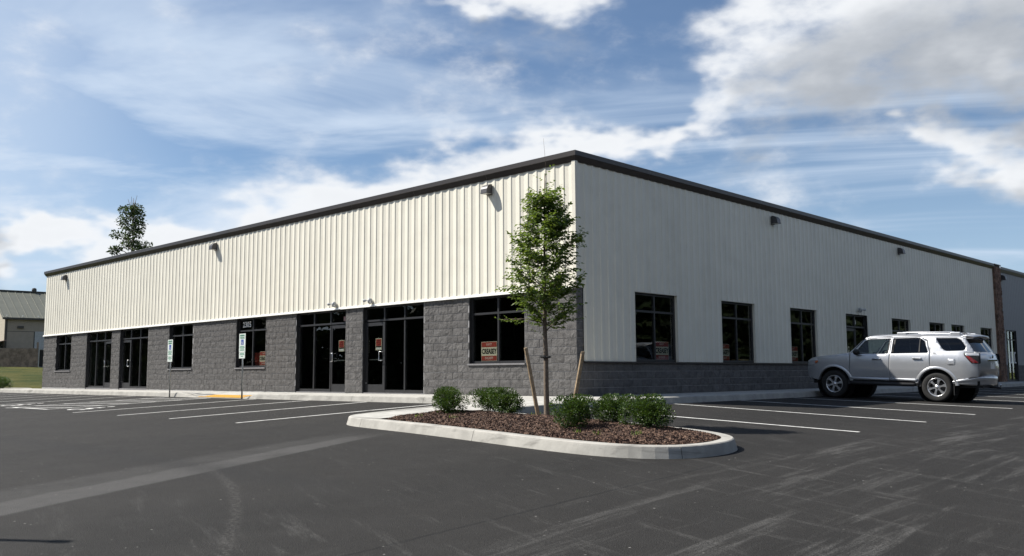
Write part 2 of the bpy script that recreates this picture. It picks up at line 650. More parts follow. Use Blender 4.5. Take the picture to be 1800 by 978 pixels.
# joint bed below the slabs so that gaps read dark
mb = MB()
mb.grid(lambda x, y: (x, y, S(x, y) - .045), span((-37.3, -16, 2), (-16.4, -11, .4), (-11, KX - .02, 1)), [KY + .03, -1.6, -1.0, -.5, -.02])
mb.build('joint_bed', mat('joint', (.10, .095, .085), .95), pav)
mb = MB()
mb.grid(lambda x, y: (x, y, S(x, y) - .045), [.02, 1, KX - .03], span((-.02, 44, 2)))
mb.build('joint_bed', MATS['joint'], pav)


def arc_pts(cx, cy, r, a0, a1, n):
    return [(cx + r * math.cos(R(a0 + (a1 - a0) * i / n)), cy + r * math.sin(R(a0 + (a1 - a0) * i / n))) for i in range(n + 1)]


def smooth_line(pts, it=2):
    for _ in range(it):
        q = [pts[0]]
        for a, b in zip(pts[:-1], pts[1:]):
            q += [(a[0] * .75 + b[0] * .25, a[1] * .75 + b[1] * .25), (a[0] * .25 + b[0] * .75, a[1] * .25 + b[1] * .75)]
        pts = q + [pts[-1]]
    return pts


def resample(pts, st):
    out = [pts[0]]; acc = 0
    for a, b in zip(pts[:-1], pts[1:]):
        L = math.dist(a, b); t = 0
        while acc + (L - t) >= st:
            t += st - acc; acc = 0
            out.append((a[0] + (b[0] - a[0]) * t / L, a[1] + (b[1] - a[1]) * t / L))
        acc += L - t
    if math.dist(out[-1], pts[-1]) > st * .3: out.append(pts[-1])
    else: out[-1] = pts[-1]
    return out


def kerb_run(line, seg=3.05, st=.2, width=KW):
    """line runs with the road on its left; kerb body lies to the right"""
    pts = resample(line, st)
    nrm = []
    for i in range(len(pts)):
        a, b = pts[max(i - 1, 0)], pts[min(i + 1, len(pts) - 1)]
        L = math.dist(a, b) or 1
        nrm.append((-(b[1] - a[1]) / L, (b[0] - a[0]) / L))       # towards the road
    per = max(1, round(seg / st))
    i = 0
    while i < len(pts) - 1:
        j = min(i + per, len(pts) - 1)
        if len(pts) - 1 - j < per * .35: j = len(pts) - 1
        mb = MB(); rows = []
        for q in range(i, j + 1):
            (px, py), (nx, ny) = pts[q], nrm[q]
            if q in (i, j) and 0 < q < len(pts) - 1:
                o = pts[q + 1] if q == i else pts[q - 1]
                L = math.dist(o, pts[q]); px += (o[0] - px) / L * .005; py += (o[1] - py) / L * .005
            h = S(px - nx * .01, py - ny * .01); g = G(px, py) - .12
            hh = h - G(px, py)
            rows.append([(px + nx * (.045 + .02), py + ny * (.045 + .02), g), (px + nx * .045, py + ny * .045, G(px, py)),
                         (px + nx * .012, py + ny * .012, h - min(.035, hh * .3)), (px + nx * .004, py + ny * .004, h - min(.012, hh * .1)),
                         (px - nx * .012, py - ny * .012, h), (px - nx * width, py - ny * width, h + .001), (px - nx * width, py - ny * width, g)])
        mb.grid(lambda u, v: rows[u][v], list(range(len(rows))), list(range(7)))
        mb.poly(rows[0]); mb.poly(rows[-1][::-1])
        mb.build('kerb_segment', M_CONC2, pav)
        i = j


# outer edge: left front, walkway, planted island, right front (road on the left while walking from the right side)
island = [(KX, -2.4), (2.0, -3.3), (1.80, -4.2), (1.85, -4.9), (2.6, -5.12), (4.2, -5.25), (6.2, -5.45), (7.2, -5.62),
          (7.80, -6.05), (7.98, -6.75), (7.82, -7.40), (7.35, -7.75), (6.75, -7.88), (5.9, -7.85), (4.8, -7.72), (3.2, -7.48),
          (1.4, -7.18), (.45, -7.0), (.02, -6.72), (-.12, -6.3), (-.2, -5.4), (-.22, -4.0), (-.22, KY)]
outer = [(KX, 44.0), (KX, 20.0), (KX, 5.0), (KX, 0.0)] + smooth_line(island, 2) + [(-.22, KY + KW)]
kerb_run(outer, 3.6, .16)
kerb_run([(-.23, KY), (-37.3, KY)], 3.05, .2)


def walk_x1(y):
    return float(np.interp(y, [-7.1, -6.5, -5.15, -4.9, -4.3, -3.3, -2.4, -1.9], [1.30, 1.32, 1.42, 1.70, 1.64, 1.83, 1.93, 1.94]))


def walk_x0(y):
    return float(np.interp(y, [-7.05, -6.85, -6.6, -6.2, -1.9], [.62, .33, .12, .045, -.055]))


for ya, yb in ((KY + KW, -3.6), (-3.6, -5.2), (-5.2, -6.98)):
    mb = MB()
    rows = [yb + gap + (ya - yb - 2 * gap) * i / 8 for i in range(9)]
    mb.grid(lambda u, y: ((lambda xx: (xx, y, S(xx, y)))(walk_x0(y) + (walk_x1(y) - walk_x0(y)) * u)), [i / 6 for i in range(7)], rows)
    mb.build('slab', M_CONC, pav)
# tactile yellow surface in the kerb ramp
mb = MB()
mb.grid(lambda x, y: (x, y, S(x, y) + .006), [RX0 + .1, -14.3, -13.2, RX1 - .1], [-2.0, -1.7, -1.35])
M_YEL = mat('tactile_yellow', (.55, .30, .035), .8, vary=.15, vscale=9, bump=.3, bscale=60)
tac = mb.build('tactile_surface', M_YEL, pav)
bm = MB()
for i in range(24):
    for j in range(5):
        xx, yy = RX0 + .2 + i * .13, -1.95 + j * .135
        zz = S(xx, yy) + .0065
        bm.box(xx - .02, xx + .02, yy - .02, yy + .02, zz, zz + .005)
bm.build('dome_field', M_YEL, tac, kind='stuff')

# ------------------------------------------------------------------ painted markings
M_PAINT = mat('road_paint', (.62, .615, .59), .75, vary=.1, vscale=14, dirt=((.12, .115, .11), .75, 7.0))


def stripe(a, b, wd=.10, n=14, name='painted_line'):
    a, b = Vector(a), Vector(b)
    t = (b - a).normalized(); nn = Vector((-t.y, t.x)) * wd / 2
    mb = MB()
    def fn(u, v):
        p = a + (b - a) * u + nn * v
        return (p.x, p.y, G(p.x, p.y) + .005)
    mb.grid(fn, [i / n for i in range(n + 1)], [-1, 1])
    o = mb.build(name, M_PAINT)
    return structure(o)


YE = -7.62
for xx in (-2.5, -5.42, -8.2, -11.05):
    stripe((xx, KY - .12), (xx, YE))
for xx in (-19.7, -22.5, -25.3, -28.1, -30.9, -33.7):
    stripe((xx, KY - .12), (xx, YE))
for xx in (-13.9, -16.9):                                        # access aisle
    stripe((xx, KY - .12), (xx, YE + .35))
stripe((-16.9, YE + .35), (-13.9, YE + .35))
for i in range(6):
    y0 = KY - .25 - i * .85
    stripe((-16.85, y0 - .9), (-13.95, y0), n=5)
for yy, x1 in ((-2.56, 7.95), (.80, 7.80), (3.82, 7.75), (6.70, 7.7), (11.0, 7.6), (14.1, 7.5), (17.2, 7.5), (20.3, 7.5), (23.4, 7.5), (26.5, 7.5), (29.6, 7.5)):
    stripe((KX + .12, yy), (x1, yy))


def flat_mark(mb, fn):
    for i, v in enumerate(mb.v):
        x, y = fn(v[0], v[1]); mb.v[i] = (x, y, G(x, y) + .006)
    return mb


def wheelchair(mb, s=1.0):
    """access symbol drawn flat in its own x/y plane, about 1 unit high"""
    def seg(a, b, w):
        a, b = Vector(a), Vector(b); t = (b - a).normalized(); n = Vector((-t.y, t.x)) * w / 2
        mb.quad(*[(p.x * s, p.y * s, 0) for p in (a - n, b - n, b + n, a + n)])
    seg((.0, .82), (.02, .38), .12); seg((.02, .40), (.30, .40), .10); seg((.30, .42), (.42, .10), .10); seg((.40, .12), (.52, .14), .09)
    seg((.02, .62), (.26, .62), .08)
    for i in range(12):
        a0, a1 = R(100 + i * 21), R(100 + (i + 1) * 21)
        seg((.06 + .27 * math.cos(a0), .27 + .27 * math.sin(a0)), (.06 + .27 * math.cos(a1), .27 + .27 * math.sin(a1)), .08)
    mb.poly([(.0 * s + .09 * s * math.cos(R(a)), .95 * s + .09 * s * math.sin(R(a)), 0) for a in range(0, 360, 30)])
    return mb


for cx in (-12.6, -18.4):
    mb = flat_mark(wheelchair(MB(), 1.25), lambda x, y: (cx + x - .2, -7.1 + y * 1.0))
    structure(mb.build('painted_access_symbol', M_PAINT, kind='structure'))

# ------------------------------------------------------------------ the building
L = 36.24
HM, HB, HT = 2.642, 5.80, 6.045
RL = 33.40                                     # length of the pale right front
M_CMU = mat('split_block', (.140, .135, .132), .95, vary=.2, vscale=5, bump=.9, bscale=42, bdist=.022, spec=.2, dirt=((.20, .19, .18), .3, 3.0), objvar=.22)
M_MORTAR = mat('mortar', (.33, .325, .325), .95, vary=.1, bump=.2, bscale=80)
M_METAL = mat('cream_metal_panel', (.765, .73, .625), .42, vary=.03, vscale=1.2, spec=.4, dirt=((.52, .49, .41), .2, 1.1), objvar=.05, bump=.12, bscale=1.6, bdist=.03)
M_WHITE = mat('white_flashing', (.80, .79, .75), .4, vary=.03)
M_BRONZE = mat('dark_bronze_trim', (.036, .029, .026), .38, vary=.1, vscale=2, spec=.5)
M_FRAME = mat('dark_window_frame', (.024, .024, .026), .42, metal=.0, vary=.1, spec=.5)
M_SILL = mat('grey_sill', (.20, .195, .20), .7, vary=.1)
M_GLASS = glass_mat('tinted_pane', (.78, .80, .78), .95)
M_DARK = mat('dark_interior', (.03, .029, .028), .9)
M_STEEL = mat('brushed_steel', (.62, .62, .62), .3, metal=1.0, vary=.05)

bld = thing('commercial_building', 'long low building with ribbed cream metal walls over dark grey block', 'building', (0, 0, 0))
CH = .2032
WIN_L = [(-34.50, -32.45), (-21.82, -19.77), (-16.36, -14.30), (-3.82, -1.74)]
DOR_L = [(-30.50, -27.60, 1), (-26.68, -23.80, 0), (-12.36, -9.52, 1), (-8.62, -5.72, 0)]
WIN_R = [(2.37, 4.33), (6.69, 8.66), (11.01, 12.99), (19.70, 21.67), (23.90, 25.80), (26.70, 28.50), (30.85, 32.75)]
DOR_R = (15.36, 17.30)
ZS = 4 * CH

# split-face blocks: a few rough variants shared by all
def block_mesh(i, ln=.3944, ht=.1902):
    r = np.random.default_rng(100 + i)
    nx, nz = 6, 4
    mb = MB()
    off = np.zeros((nz, nx))
    tilt = r.normal(0, .004, 2)
    for b in range(nz):
        for a in range(nx):
            edge = a in (0, nx - 1) or b in (0, nz - 1)
            base = (.005 + abs(r.normal(0, .0015))) if edge else (.0105 + r.normal(0, .0040))
            off[b, a] = max(.001, base + (a / (nx - 1) - .5) * tilt[0] + (b / (nz - 1) - .5) * tilt[1])
    xs = [-ln / 2 + ln * a / (nx - 1) for a in range(nx)]; zs = [-ht / 2 + ht * b / (nz - 1) for b in range(nz)]
    jx = r.normal(0, .010, (nz, nx)); jz = r.normal(0, .006, (nz, nx))
    def fn(a, b):
        e = a in (0, nx - 1); f = b in (0, nz - 1)
        return (xs[a] + (0 if e else jx[b, a]), -off[b, a], zs[b] + (0 if f else jz[b, a]))
    mb.grid(fn, list(range(nx)), list(range(nz)))
    ring = [(a, 0) for a in range(nx)] + [(nx - 1, b) for b in range(1, nz)] + [(a, nz - 1) for a in range(nx - 2, -1, -1)] + [(0, b) for b in range(nz - 2, 0, -1)]
    for p, q in zip(ring, ring[1:] + ring[:1]):
        A, B = fn(*p), fn(*q)
        mb.quad(A, B, (B[0], .012, B[2]), (A[0], .012, A[2]))
    me = mb.mesh('block')
    me.materials.append(M_CMU)
    return me


BLK = [block_mesh(i) for i in range(14)]
blocks = []                                    # (distance, centre, length, facing)


def course(c, a0, a1, holes, facing):
    z = (c + .5) * CH
    off = .2032 if c % 2 else 0
    xs = a1
    cuts = sorted(h for h in holes if h[0] < a1 and h[1] > a0)
    ivs, cur = [], a0
    for h0, h1 in cuts:
        if h0 > cur: ivs.append((cur, h0))
        cur = max(cur, h1)
    if cur < a1: ivs.append((cur, a1))
    for s, e in ivs:
        first = math.floor((s - off) / .4064)
        j = first
        while True:
            b0, b1 = j * .4064 + off, (j + 1) * .4064 + off
            j += 1
            if b0 >= e: break
            b0, b1 = max(b0, s), min(b1, e)
            if b1 - b0 < .06: continue
            mid = (b0 + b1) / 2
            p = Vector((mid, 0, z)) if facing == 'S' else Vector((0, mid, z))
            blocks.append(((p - CAM).length, p, b1 - b0, facing))


for c in range(13):
    hl = [(a, b) for a, b, _ in DOR_L]
    if c >= 4: hl += WIN_L
    course(c, -L, 0, hl, 'S')
    if c < 4:
        course(c, .0, RL, [DOR_R], 'E')
    else:
        blocks.append(((Vector((0, .12, (c + .5) * CH)) - CAM).length, Vector((0, .12, (c + .5) * CH)), .235, 'E'))
blocks.sort(key=lambda t: t[0])
bw = bpy.data.objects.new('block_wall', None)
COL.objects.link(bw)
bw.parent = bld
bw['label'] = 'dark grey split face block wall with pale joints'


def wall_cells(a0, a1, holes, z1, put):
    es = sorted({a0, a1, *[e for h in holes for e in h[:2]]})
    for s, e in zip(es[:-1], es[1:]):
        mid = (s + e) / 2
        h = [q for q in holes if q[0] < mid < q[1]]
        lo, hi = 0, z1
        if h:
            hi = h[0][2]
            if hi <= 0: continue
        put(s, e, -.6, hi)


wall_cells(-L + .004, -.003, [(a, b, ZS - .002) for a, b in WIN_L] + [(a, b, 0) for a, b, _ in DOR_L], HM, lambda s, e, z0, z1: MB().box(s, e, .003, .20, z0, z1).build('mortar_core', M_MORTAR, bw))
MB().box(-.20, -.004, .2005, .235, -.6, HM).build('mortar_core', M_MORTAR, bw)
wall_cells(.24, RL, [(DOR_R[0], DOR_R[1], 0)], ZS, lambda s, e, z0, z1: MB().box(-.20, -.003, s, e, z0, z1).build('mortar_core', M_MORTAR, bw))
rest = MB()
for i, (dist, p, ln, fc) in enumerate(blocks):
    me = BLK[random.randrange(len(BLK))]
    sx = (ln - .012) / .3944 * random.choice((1, -1))
    Mx = Matrix.Translation(p) @ (Matrix.Rotation(math.pi / 2, 4, 'Z') if fc == 'E' else Matrix.Identity(4)) @ Matrix.Diagonal((sx, 1, 1, 1))
    if i < 290:
        o = bpy.data.objects.new('block', me)
        COL.objects.link(o)
        o.parent = bw
        o.matrix_local = Mx
    else:
        n0 = len(rest.v)
        rest.v += [tuple(Mx @ v.co) for v in me.vertices]
        rest.f += [tuple(n0 + q for q in f.vertices) for f in me.polygons]
rest.build('distant_blocks', M_CMU, bw, kind='stuff')

# ribbed metal panels
PER = .3048
PROF = [(0, .008), (.120, .000), (.262, .022), (.286, .022)]


def rib(t):
    t = t % PER
    return float(np.interp(t, [p[0] for p in PROF] + [PER], [p[1] for p in PROF] + [.008]))


def panel(a0, a1, holes, z0, z1, put, base, flip=False):
    """one sheet from a0 to a1; holes (h0, h1, ztop) open from the bottom"""
    es = {a0, a1}
    n = int(math.floor(a0 / PER)) - 1
    while n * PER < a1 + PER:
        for p in PROF: es.add(round(n * PER + (PER - p[0] if flip else p[0]), 5))
        n += 1
    for h in holes: es |= {h[0], h[1]}
    es = sorted(e for e in es if a0 - 1e-6 <= e <= a1 + 1e-6)
    mb = MB()
    for s, e in zip(es[:-1], es[1:]):
        if e - s < 1e-4: continue
        mid = (s + e) / 2
        lo = z0
        for h in holes:
            if h[0] < mid < h[1]: lo = h[2]
        rs, re_ = (rib(-s - 1e-5), rib(-e + 1e-5)) if flip else (rib(s + 1e-5), rib(e - 1e-5))
        mb.quad(put(s, base + rs, lo), put(e, base + re_, lo), put(e, base + re_, z1), put(s, base + rs, z1))
    return mb


a = 0.0
while a > -L + .05:
    b = max(a - .9144, -L)
    panel(b, a, [], HM + .02, HB + .03, lambda t, o, z: (t, -o, z), .020).build('metal_panel', M_METAL, bld)
    a = b
HR = 2.69
hR = [(y0, y1, HR) for y0, y1 in WIN_R + [DOR_R]]
a = .0
while a < RL - .05:
    b = min(a + .9144, RL)
    z0 = HM + .02 if a < .2 else ZS + .04
    hh = [h for h in hR if h[0] < b and h[1] > a]
    if a == 0: hh = [(-.01, .24, HM + .02)] + hh; z0 = ZS + .04
    panel(a, b, hh, z0, HB + .03, lambda t, o, z: (o, t, z), .020, True).build('metal_panel', M_METAL, bld)
    a = b
# corner strip and base flashings
mb = MB()
mb.box(-.055, -.002, -.062, -.020, HM + .02, HB + .02); mb.box(-.002, .060, -.062, .045, HM + .02, HB + .02)
mb.build('corner_trim', M_METAL, bld)
a = .062
i = 0
while a > -L:
    b = max(a - 3.05, -L - .02)
    mb = MB()
    prof = [(.0, HM + .055), (-.058, HM + .050), (-.075, HM + .004), (-.075, HM - .012), (.0, HM - .006)]
    mb.grid(lambda u, v: ((a - .002 if u else b + .002), prof[v][0], prof[v][1]), [0, 1], list(range(5)))
    mb.build('base_flashing', M_WHITE, bld)
    a = b
a = .24
while a < RL:
    b = min(a + 3.05, RL)
    if a < DOR_R[0] < b: b = DOR_R[0]
    if DOR_R[0] - .01 <= a < DOR_R[1]: a = DOR_R[1]; continue
    MB().box(-.02, .062, a + .002, b - .002, ZS + .001, ZS + .042).build('wall_cap', M_BRONZE, bld)
    a = b
# eave trim with mitred corner
TP = [(.00, HB - .01), (.050, HB - .012), (.118, HB + .118), (.130, HB + .128), (.130, HT), (.115, HT + .010), (-.05, HT + .018)]


def trim(fnA, fnB):
    mb = MB()
    A = [fnA(o, z) for o, z in TP]; B = [fnB(o, z) for o, z in TP]
    mb.grid(lambda u, v: (B if u else A)[v], [0, 1], list(range(len(TP))))
    mb.build('eave_trim', M_BRONZE, bld)


cuts = [None] + [-3.05 * i for i in range(1, 12)] + [-L]
for s, e in zip(cuts[:-1], cuts[1:]):
    trim((lambda o, z: (o, -o, z)) if s is None else (lambda o, z: (s - .0015, -o, z)),
         (lambda o, z: (e - o, -o, z)) if e == -L else (lambda o, z: (e + .0015, -o, z)))
trim(lambda o, z: (-L - o, -o, z), lambda o, z: (-L - o, 12, z))
cuts = [None] + [3.05 * i for i in range(1, 11)] + [RL - .02]
for s, e in zip(cuts[:-1], cuts[1:]):
    trim((lambda o, z: (o, -o, z)) if s is None else (lambda o, z: (o, s + .0015, z)), lambda o, z: (o, e - .0015, z))
# shell: roof, far walls, floor, inner ceiling
mb = MB()
mb.box(-L, -.05, .02, RL, HT - .06, HT + .005)
mb.build('roof', mat('roof_sheet', (.45, .45, .43), .6), bld)
mb = MB(); mb.box(-L - .02, -L + .1, .02, 34, -.5, HB + .05)
mb.build('end_wall', M_METAL, bld)
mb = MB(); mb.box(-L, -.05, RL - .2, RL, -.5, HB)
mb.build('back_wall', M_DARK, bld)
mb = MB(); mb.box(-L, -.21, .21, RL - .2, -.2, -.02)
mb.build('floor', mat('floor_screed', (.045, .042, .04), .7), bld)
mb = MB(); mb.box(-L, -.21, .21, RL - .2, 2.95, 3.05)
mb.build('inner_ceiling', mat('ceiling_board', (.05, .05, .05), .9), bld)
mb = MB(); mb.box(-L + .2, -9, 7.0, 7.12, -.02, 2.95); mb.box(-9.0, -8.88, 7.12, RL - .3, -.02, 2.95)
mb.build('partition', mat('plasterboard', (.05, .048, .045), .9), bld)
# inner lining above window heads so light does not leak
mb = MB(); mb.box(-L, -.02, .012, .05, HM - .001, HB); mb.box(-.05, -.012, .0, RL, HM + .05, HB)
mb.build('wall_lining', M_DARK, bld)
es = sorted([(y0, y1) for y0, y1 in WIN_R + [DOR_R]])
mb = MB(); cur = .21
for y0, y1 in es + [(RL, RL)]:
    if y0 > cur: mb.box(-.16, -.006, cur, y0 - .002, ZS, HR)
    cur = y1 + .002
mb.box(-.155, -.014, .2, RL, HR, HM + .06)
mb.build('wall_lining', M_DARK, bld)


def bars(mb, cuts_a, cuts_z, bw, put, d0, d1, sub=None):
    """frame members: cuts along the wall and in height"""
    a0, a1 = cuts_a[0], cuts_a[-1]; z0, z1 = cuts_z[0], cuts_z[-1]
    for i, c in enumerate(cuts_a):
        lo = c if i == 0 else (c - bw if i == len(cuts_a) - 1 else c - bw / 2)
        put(mb, lo, lo + bw, d0, d1, z0, z1)
    for i, c in enumerate(cuts_z):
        lo = c if i == 0 else (c - bw if i == len(cuts_z) - 1 else c - bw / 2)
        for p, q in zip(cuts_a[:-1], cuts_a[1:]):
            p2 = p + (bw if p == a0 else bw / 2); q2 = q - (bw if q == a1 else bw / 2)
            put(mb, p2 + .0005, q2 - .0005, d0 + .003, d1 - .003, lo, lo + bw)


def put_S(mb, a0, a1, d0, d1, z0, z1): mb.box(a0, a1, d0, d1, z0, z1)
def put_E(mb, a0, a1, d0, d1, z0, z1): mb.box(-d1, -d0, a0, a1, z0, z1)


def pane(a0, a1, z0, z1, d, put, parent, name='pane'):
    mb = MB(); put(mb, a0 + .001, a1 - .001, d, d + .006, z0 + .001, z1 - .001)
    return mb.build(name, M_GLASS, parent)


BW = .055


def window(a0, a1, z0, z1, zt, put, face, d0=.085, d1=.165):
    fr = MB(); mid = (a0 + a1) / 2
    bars(fr, [a0 + .012, mid, a1 - .012], [z0 + .012, zt, z1 - .004], BW, put, d0, d1)
    w_ = fr.build('window', M_FRAME, bld)
    for p, q in ((a0 + .012 + BW, mid - BW / 2), (mid + BW / 2, a1 - .012 - BW)):
        for r, s in ((z0 + .012 + BW, zt - BW / 2), (zt + BW / 2, z1 - .004 - BW)):
            pane(p, q, r, s, (d0 + d1) / 2, put, w_)
    return w_


ZT = 2.18
for a0, a1 in WIN_L:
    w_ = window(a0, a1, ZS + .02, HM, ZT, put_S, 'S')
    MB().box(a0 - .03, a1 + .03, -.045, .17, ZS - .022, ZS + .022).build('sill', M_SILL, w_)
    for p_ in (a0 + .0005, a1 - .0115): MB().box(p_, p_ + .011, .004, .163, ZS + .0225, HM - .004).build('jamb', M_FRAME, w_)
for a0, a1 in WIN_R:
    w_ = window(a0, a1, ZS + .04, HR, 2.20, put_E, 'E', .05, .12)
    tr = MB(); tr.box(-.05, .030, a0 - .030, a0 - .001, ZS + .045, HR); tr.box(-.05, .030, a1 + .001, a1 + .030, ZS + .045, HR); tr.box(-.05, .042, a0 - .03, a1 + .03, HR + .001, HR + .022)
    tr.build('opening_trim', M_METAL, w_)


def door(a0, a1, put, hinge, d0=.085, d1=.15, ztop=ZT - BW / 2):
    """aluminium and glass leaf: stiles, rails, kick plate, pane, push bar and pull handle"""
    mb = MB(); st = .062
    z1 = ztop - .006
    for lo, hi in ((a0 + .004, a0 + st), (a1 - st, a1 - .004)): put(mb, lo, hi, d0 + .01, d1 - .012, .012, z1)
    put(mb, a0 + st + .0005, a1 - st - .0005, d0 + .012, d1 - .014, .012, .26)
    put(mb, a0 + st + .0005, a1 - st - .0005, d0 + .012, d1 - .014, z1 - .10, z1)
    dr = mb.build('door', M_FRAME, bld)
    pane(a0 + st, a1 - st, .26, z1 - .10, d0 + .03, put, dr)
    hs = a1 - st / 2 if hinge == 0 else a0 + st / 2
    inn = -1 if hinge == 0 else 1
    def P(a, d, z):
        mbx = MB(); put(mbx, a, a, d, d, z, z); return mbx.v[0]
    ha = hs + inn * .13
    MB().tube([P(hs, d0 + .01, 1.24), P(hs + inn * .02, d0 - .05, 1.25), P(ha, d0 - .055, 1.25), P(ha, d0 - .055, .98), P(hs + inn * .02, d0 - .05, .98), P(hs, d0 + .01, .99)], .013, 8).build('handle', M_STEEL, dr, smooth=True)
    bar = MB(); put(bar, a0 + st, a1 - st, d1 - .01, d1 + .03, 1.0, 1.03)
    bar.build('push_bar', M_STEEL, dr)
    hb = MB(); ph = a1 - .02 if hinge == 1 else a0 + .02
    put(hb, ph - .012, ph + .012, d0 - .012, d0 + .012, .28, .32)
    hb.build('pivot', M_STEEL, dr)
    return dr


for a0, a1, side in DOR_L:
    b = (a1 - a0) / 3
    fr = MB(); ca = [a0 + .012, a0 + b, a0 + 2 * b, a1 - .012]
    bars(fr, ca, [ZT, HM - .004], BW, put_S, .085, .165)
    for i, c in enumerate(ca):
        lo = c if i == 0 else (c - BW if i == 3 else c - BW / 2)
        fr.box(lo, lo + BW, .085, .165, 0.0, ZT + BW / 2 + .02 if i in (0, 3) else ZT - BW / 2)
    di = 2 if side else 0
    for i in range(3):
        p = ca[i] + (BW if i == 0 else BW / 2); q = ca[i + 1] - (BW if i == 2 else BW / 2)
        if i != di: fr.box(p + .0005, q - .0005, .088, .162, .012, .012 + BW * 1.6)
    sf = fr.build('storefront_frame', M_FRAME, bld)
    for i in range(3):
        p = ca[i] + (BW if i == 0 else BW / 2); q = ca[i + 1] - (BW if i == 2 else BW / 2)
        pane(p, q, ZT + BW, HM - .004 - BW, .125, put_S, sf, 'transom_pane')
        if i != di: pane(p, q, .012 + BW * 1.6, ZT - BW / 2, .125, put_S, sf)
        else: door(p, q, put_S, 0 if side == 0 else 1)
    MB().box(a0 + .02, a1 - .02, .02, .19, -.012 + S(a0, 0), .012).build('threshold', M_SILL, sf)
    for p_ in (a0 + .0005, a1 - .0115): MB().box(p_, p_ + .011, .004, .163, -.05, HM - .004).build('jamb', M_FRAME, sf)
# door of the right front
b = (DOR_R[1] - DOR_R[0]) / 2
fr = MB(); ca = [DOR_R[0] + .012, DOR_R[0] + b, DOR_R[1] - .012]
bars(fr, ca, [2.20, HR - .004], BW, put_E, .05, .13)
for i, c in enumerate(ca):
    lo = c if i == 0 else (c - BW if i == 2 else c - BW / 2)
    put_E(fr, lo, lo + BW, .05, .13, 0, 2.20 - BW / 2 if i == 1 else 2.20 + BW)
put_E(fr, ca[1] + BW / 2, ca[2] - BW, .053, .127, .012, .10)
sf = fr.build('storefront_frame', M_FRAME, bld)
pane(ca[0] + BW, ca[1] - BW / 2, 2.20 + BW, HR - .004 - BW, .09, put_E, sf, 'transom_pane')
pane(ca[1] + BW / 2, ca[2] - BW, 2.20 + BW, HR - .004 - BW, .09, put_E, sf, 'transom_pane')
pane(ca[1] + BW / 2, ca[2] - BW, .10, 2.20 - BW / 2, .09, put_E, sf)
door(ca[0] + BW, ca[1] - BW / 2, put_E, 1, .05, .115, 2.20 - BW / 2)

M_VINYL = mat('white_vinyl', (.82, .82, .80), .5, vary=.02)
put_text('2305', .285, M_VINYL, FACE_S, (-15.82, .118, 2.40), bld, .006, .95, 'street_number', 1.12)
put_text('D', .24, M_VINYL, FACE_E, (-.085, 16.42, 2.40), bld, .006, .9, 'unit_letter')

# ------------------------------------------------------------------ stone pier and adjoining wing
wing = thing('adjoining_building', 'grey metal sided wing past the stone pier at the far right', 'building', (0, RL, 0))
Y0 = RL
M_WING = mat('grey_metal_panel', (.30, .305, .31), .5, vary=.04, spec=.3)
mb = MB(); mb.box(.012, .10, .02, 1.0, -.3, HT - .03)
pier = mb.build('pier', mat('pier_mortar', (.13, .12, .11), .95), wing)
st = MB(); r_ = random.Random(3); z = -.1
while z < HT - .2:
    h = r_.choice((.09, .12, .16)); y = .0
    while y < .99:
        ln = min(r_.uniform(.18, .42), 1.02 - y)
        st.box(.09, .115 + r_.uniform(.0, .035), y + .006, y + ln - .006, z + .006, z + h - .006); y += ln
    x = .0
    while x < .11:
        ln = min(r_.uniform(.15, .3), .12 - x)
        st.box(x + .006, x + ln - .006, -.02 - r_.uniform(0, .03), .03, z + .006, z + h - .006); x += ln
    z += h
M_STONE = mat('ledge_stone', (.20, .125, .092), .9, vary=.5, vscale=4.5, bump=.4, bscale=30, spec=.2)
st.build('stone_veneer', M_STONE, pier, kind='stuff')
MB().box(-.02, .16, -.02, 1.04, HT - .03, HT + .012).build('pier_cap', M_BRONZE, wing)
WD = (1.72, 3.55)
mb = MB()
mb.box(-.2, -.006, 1.0, WD[0], -.5, 5.75); mb.box(-.2, -.006, WD[0], WD[1], 2.70, 5.75); mb.box(-.2, -.006, WD[1], 24, -.5, 5.75)
mb.build('wall_core', M_DARK, wing)
a = 1.0
while a < 23.5:
    b = a + .9144
    hh = [(WD[0], WD[1], 2.70)] if a < WD[1] and b > WD[0] else []
    panel(a, b, hh, ZS + .04, 5.8, lambda t, o, z: (o, t, z), .006).build('metal_panel', M_WING, wing)
    a = b
mb = MB(); mb.box(-.05, .03, 1.0, WD[0], -.5, ZS + .04); mb.box(-.05, .03, WD[1], 24, -.5, ZS + .04)
mb.build('block_base', M_CMU, wing)
fr = MB(); bars(fr, [WD[0] + .01, (WD[0] + WD[1]) / 2, WD[1] - .01], [.02, 2.2, 2.69], BW, put_E, .02, .10)
dw = fr.build('storefront_frame', M_FRAME, wing)
for p, q in ((WD[0] + .07, sum(WD) / 2 - .03), (sum(WD) / 2 + .03, WD[1] - .07)):
    pane(p, q, .08, 2.17, .06, put_E, dw); pane(p, q, 2.23, 2.63, .06, put_E, dw)
for c, d in ((sum(WD) / 2 - .26, 1), (sum(WD) / 2 + .26, -1)):
    mbh = MB().box(.0, .05, c - .03, c + .03, .95, 1.55)
    mbh.box(.0, .05, c + (.03 if d < 0 else -.20), c + (.20 if d < 0 else -.03), 1.48, 1.55); mbh.box(.0, .05, c + (.03 if d < 0 else -.20), c + (.20 if d < 0 else -.03), .95, 1.02)
    mbh.build('handle', M_VINYL, dw)
mb = MB(); mb.box(-6, -5.9, 1.0, 24, -.5, 5.75); mb.box(-5.9, -.21, .9, 1.0, -.5, 5.75); mb.box(-5.9, -.21, 1.0, 24, -.3, -.02)
mb.build('inner_wall', M_DARK, wing, kind='stuff')
mb = MB(); mb.box(-6, .0, 1.0, 24, 5.76, 5.80)
mb.build('roof', MATS['roof_sheet'], wing)
mb = MB(); A = [(o, z - .06) for o, z in TP]
mb.grid(lambda u, v: (A[v][0], 1.06 + u * 22.9, A[v][1]), [0, 1], list(range(len(A))))
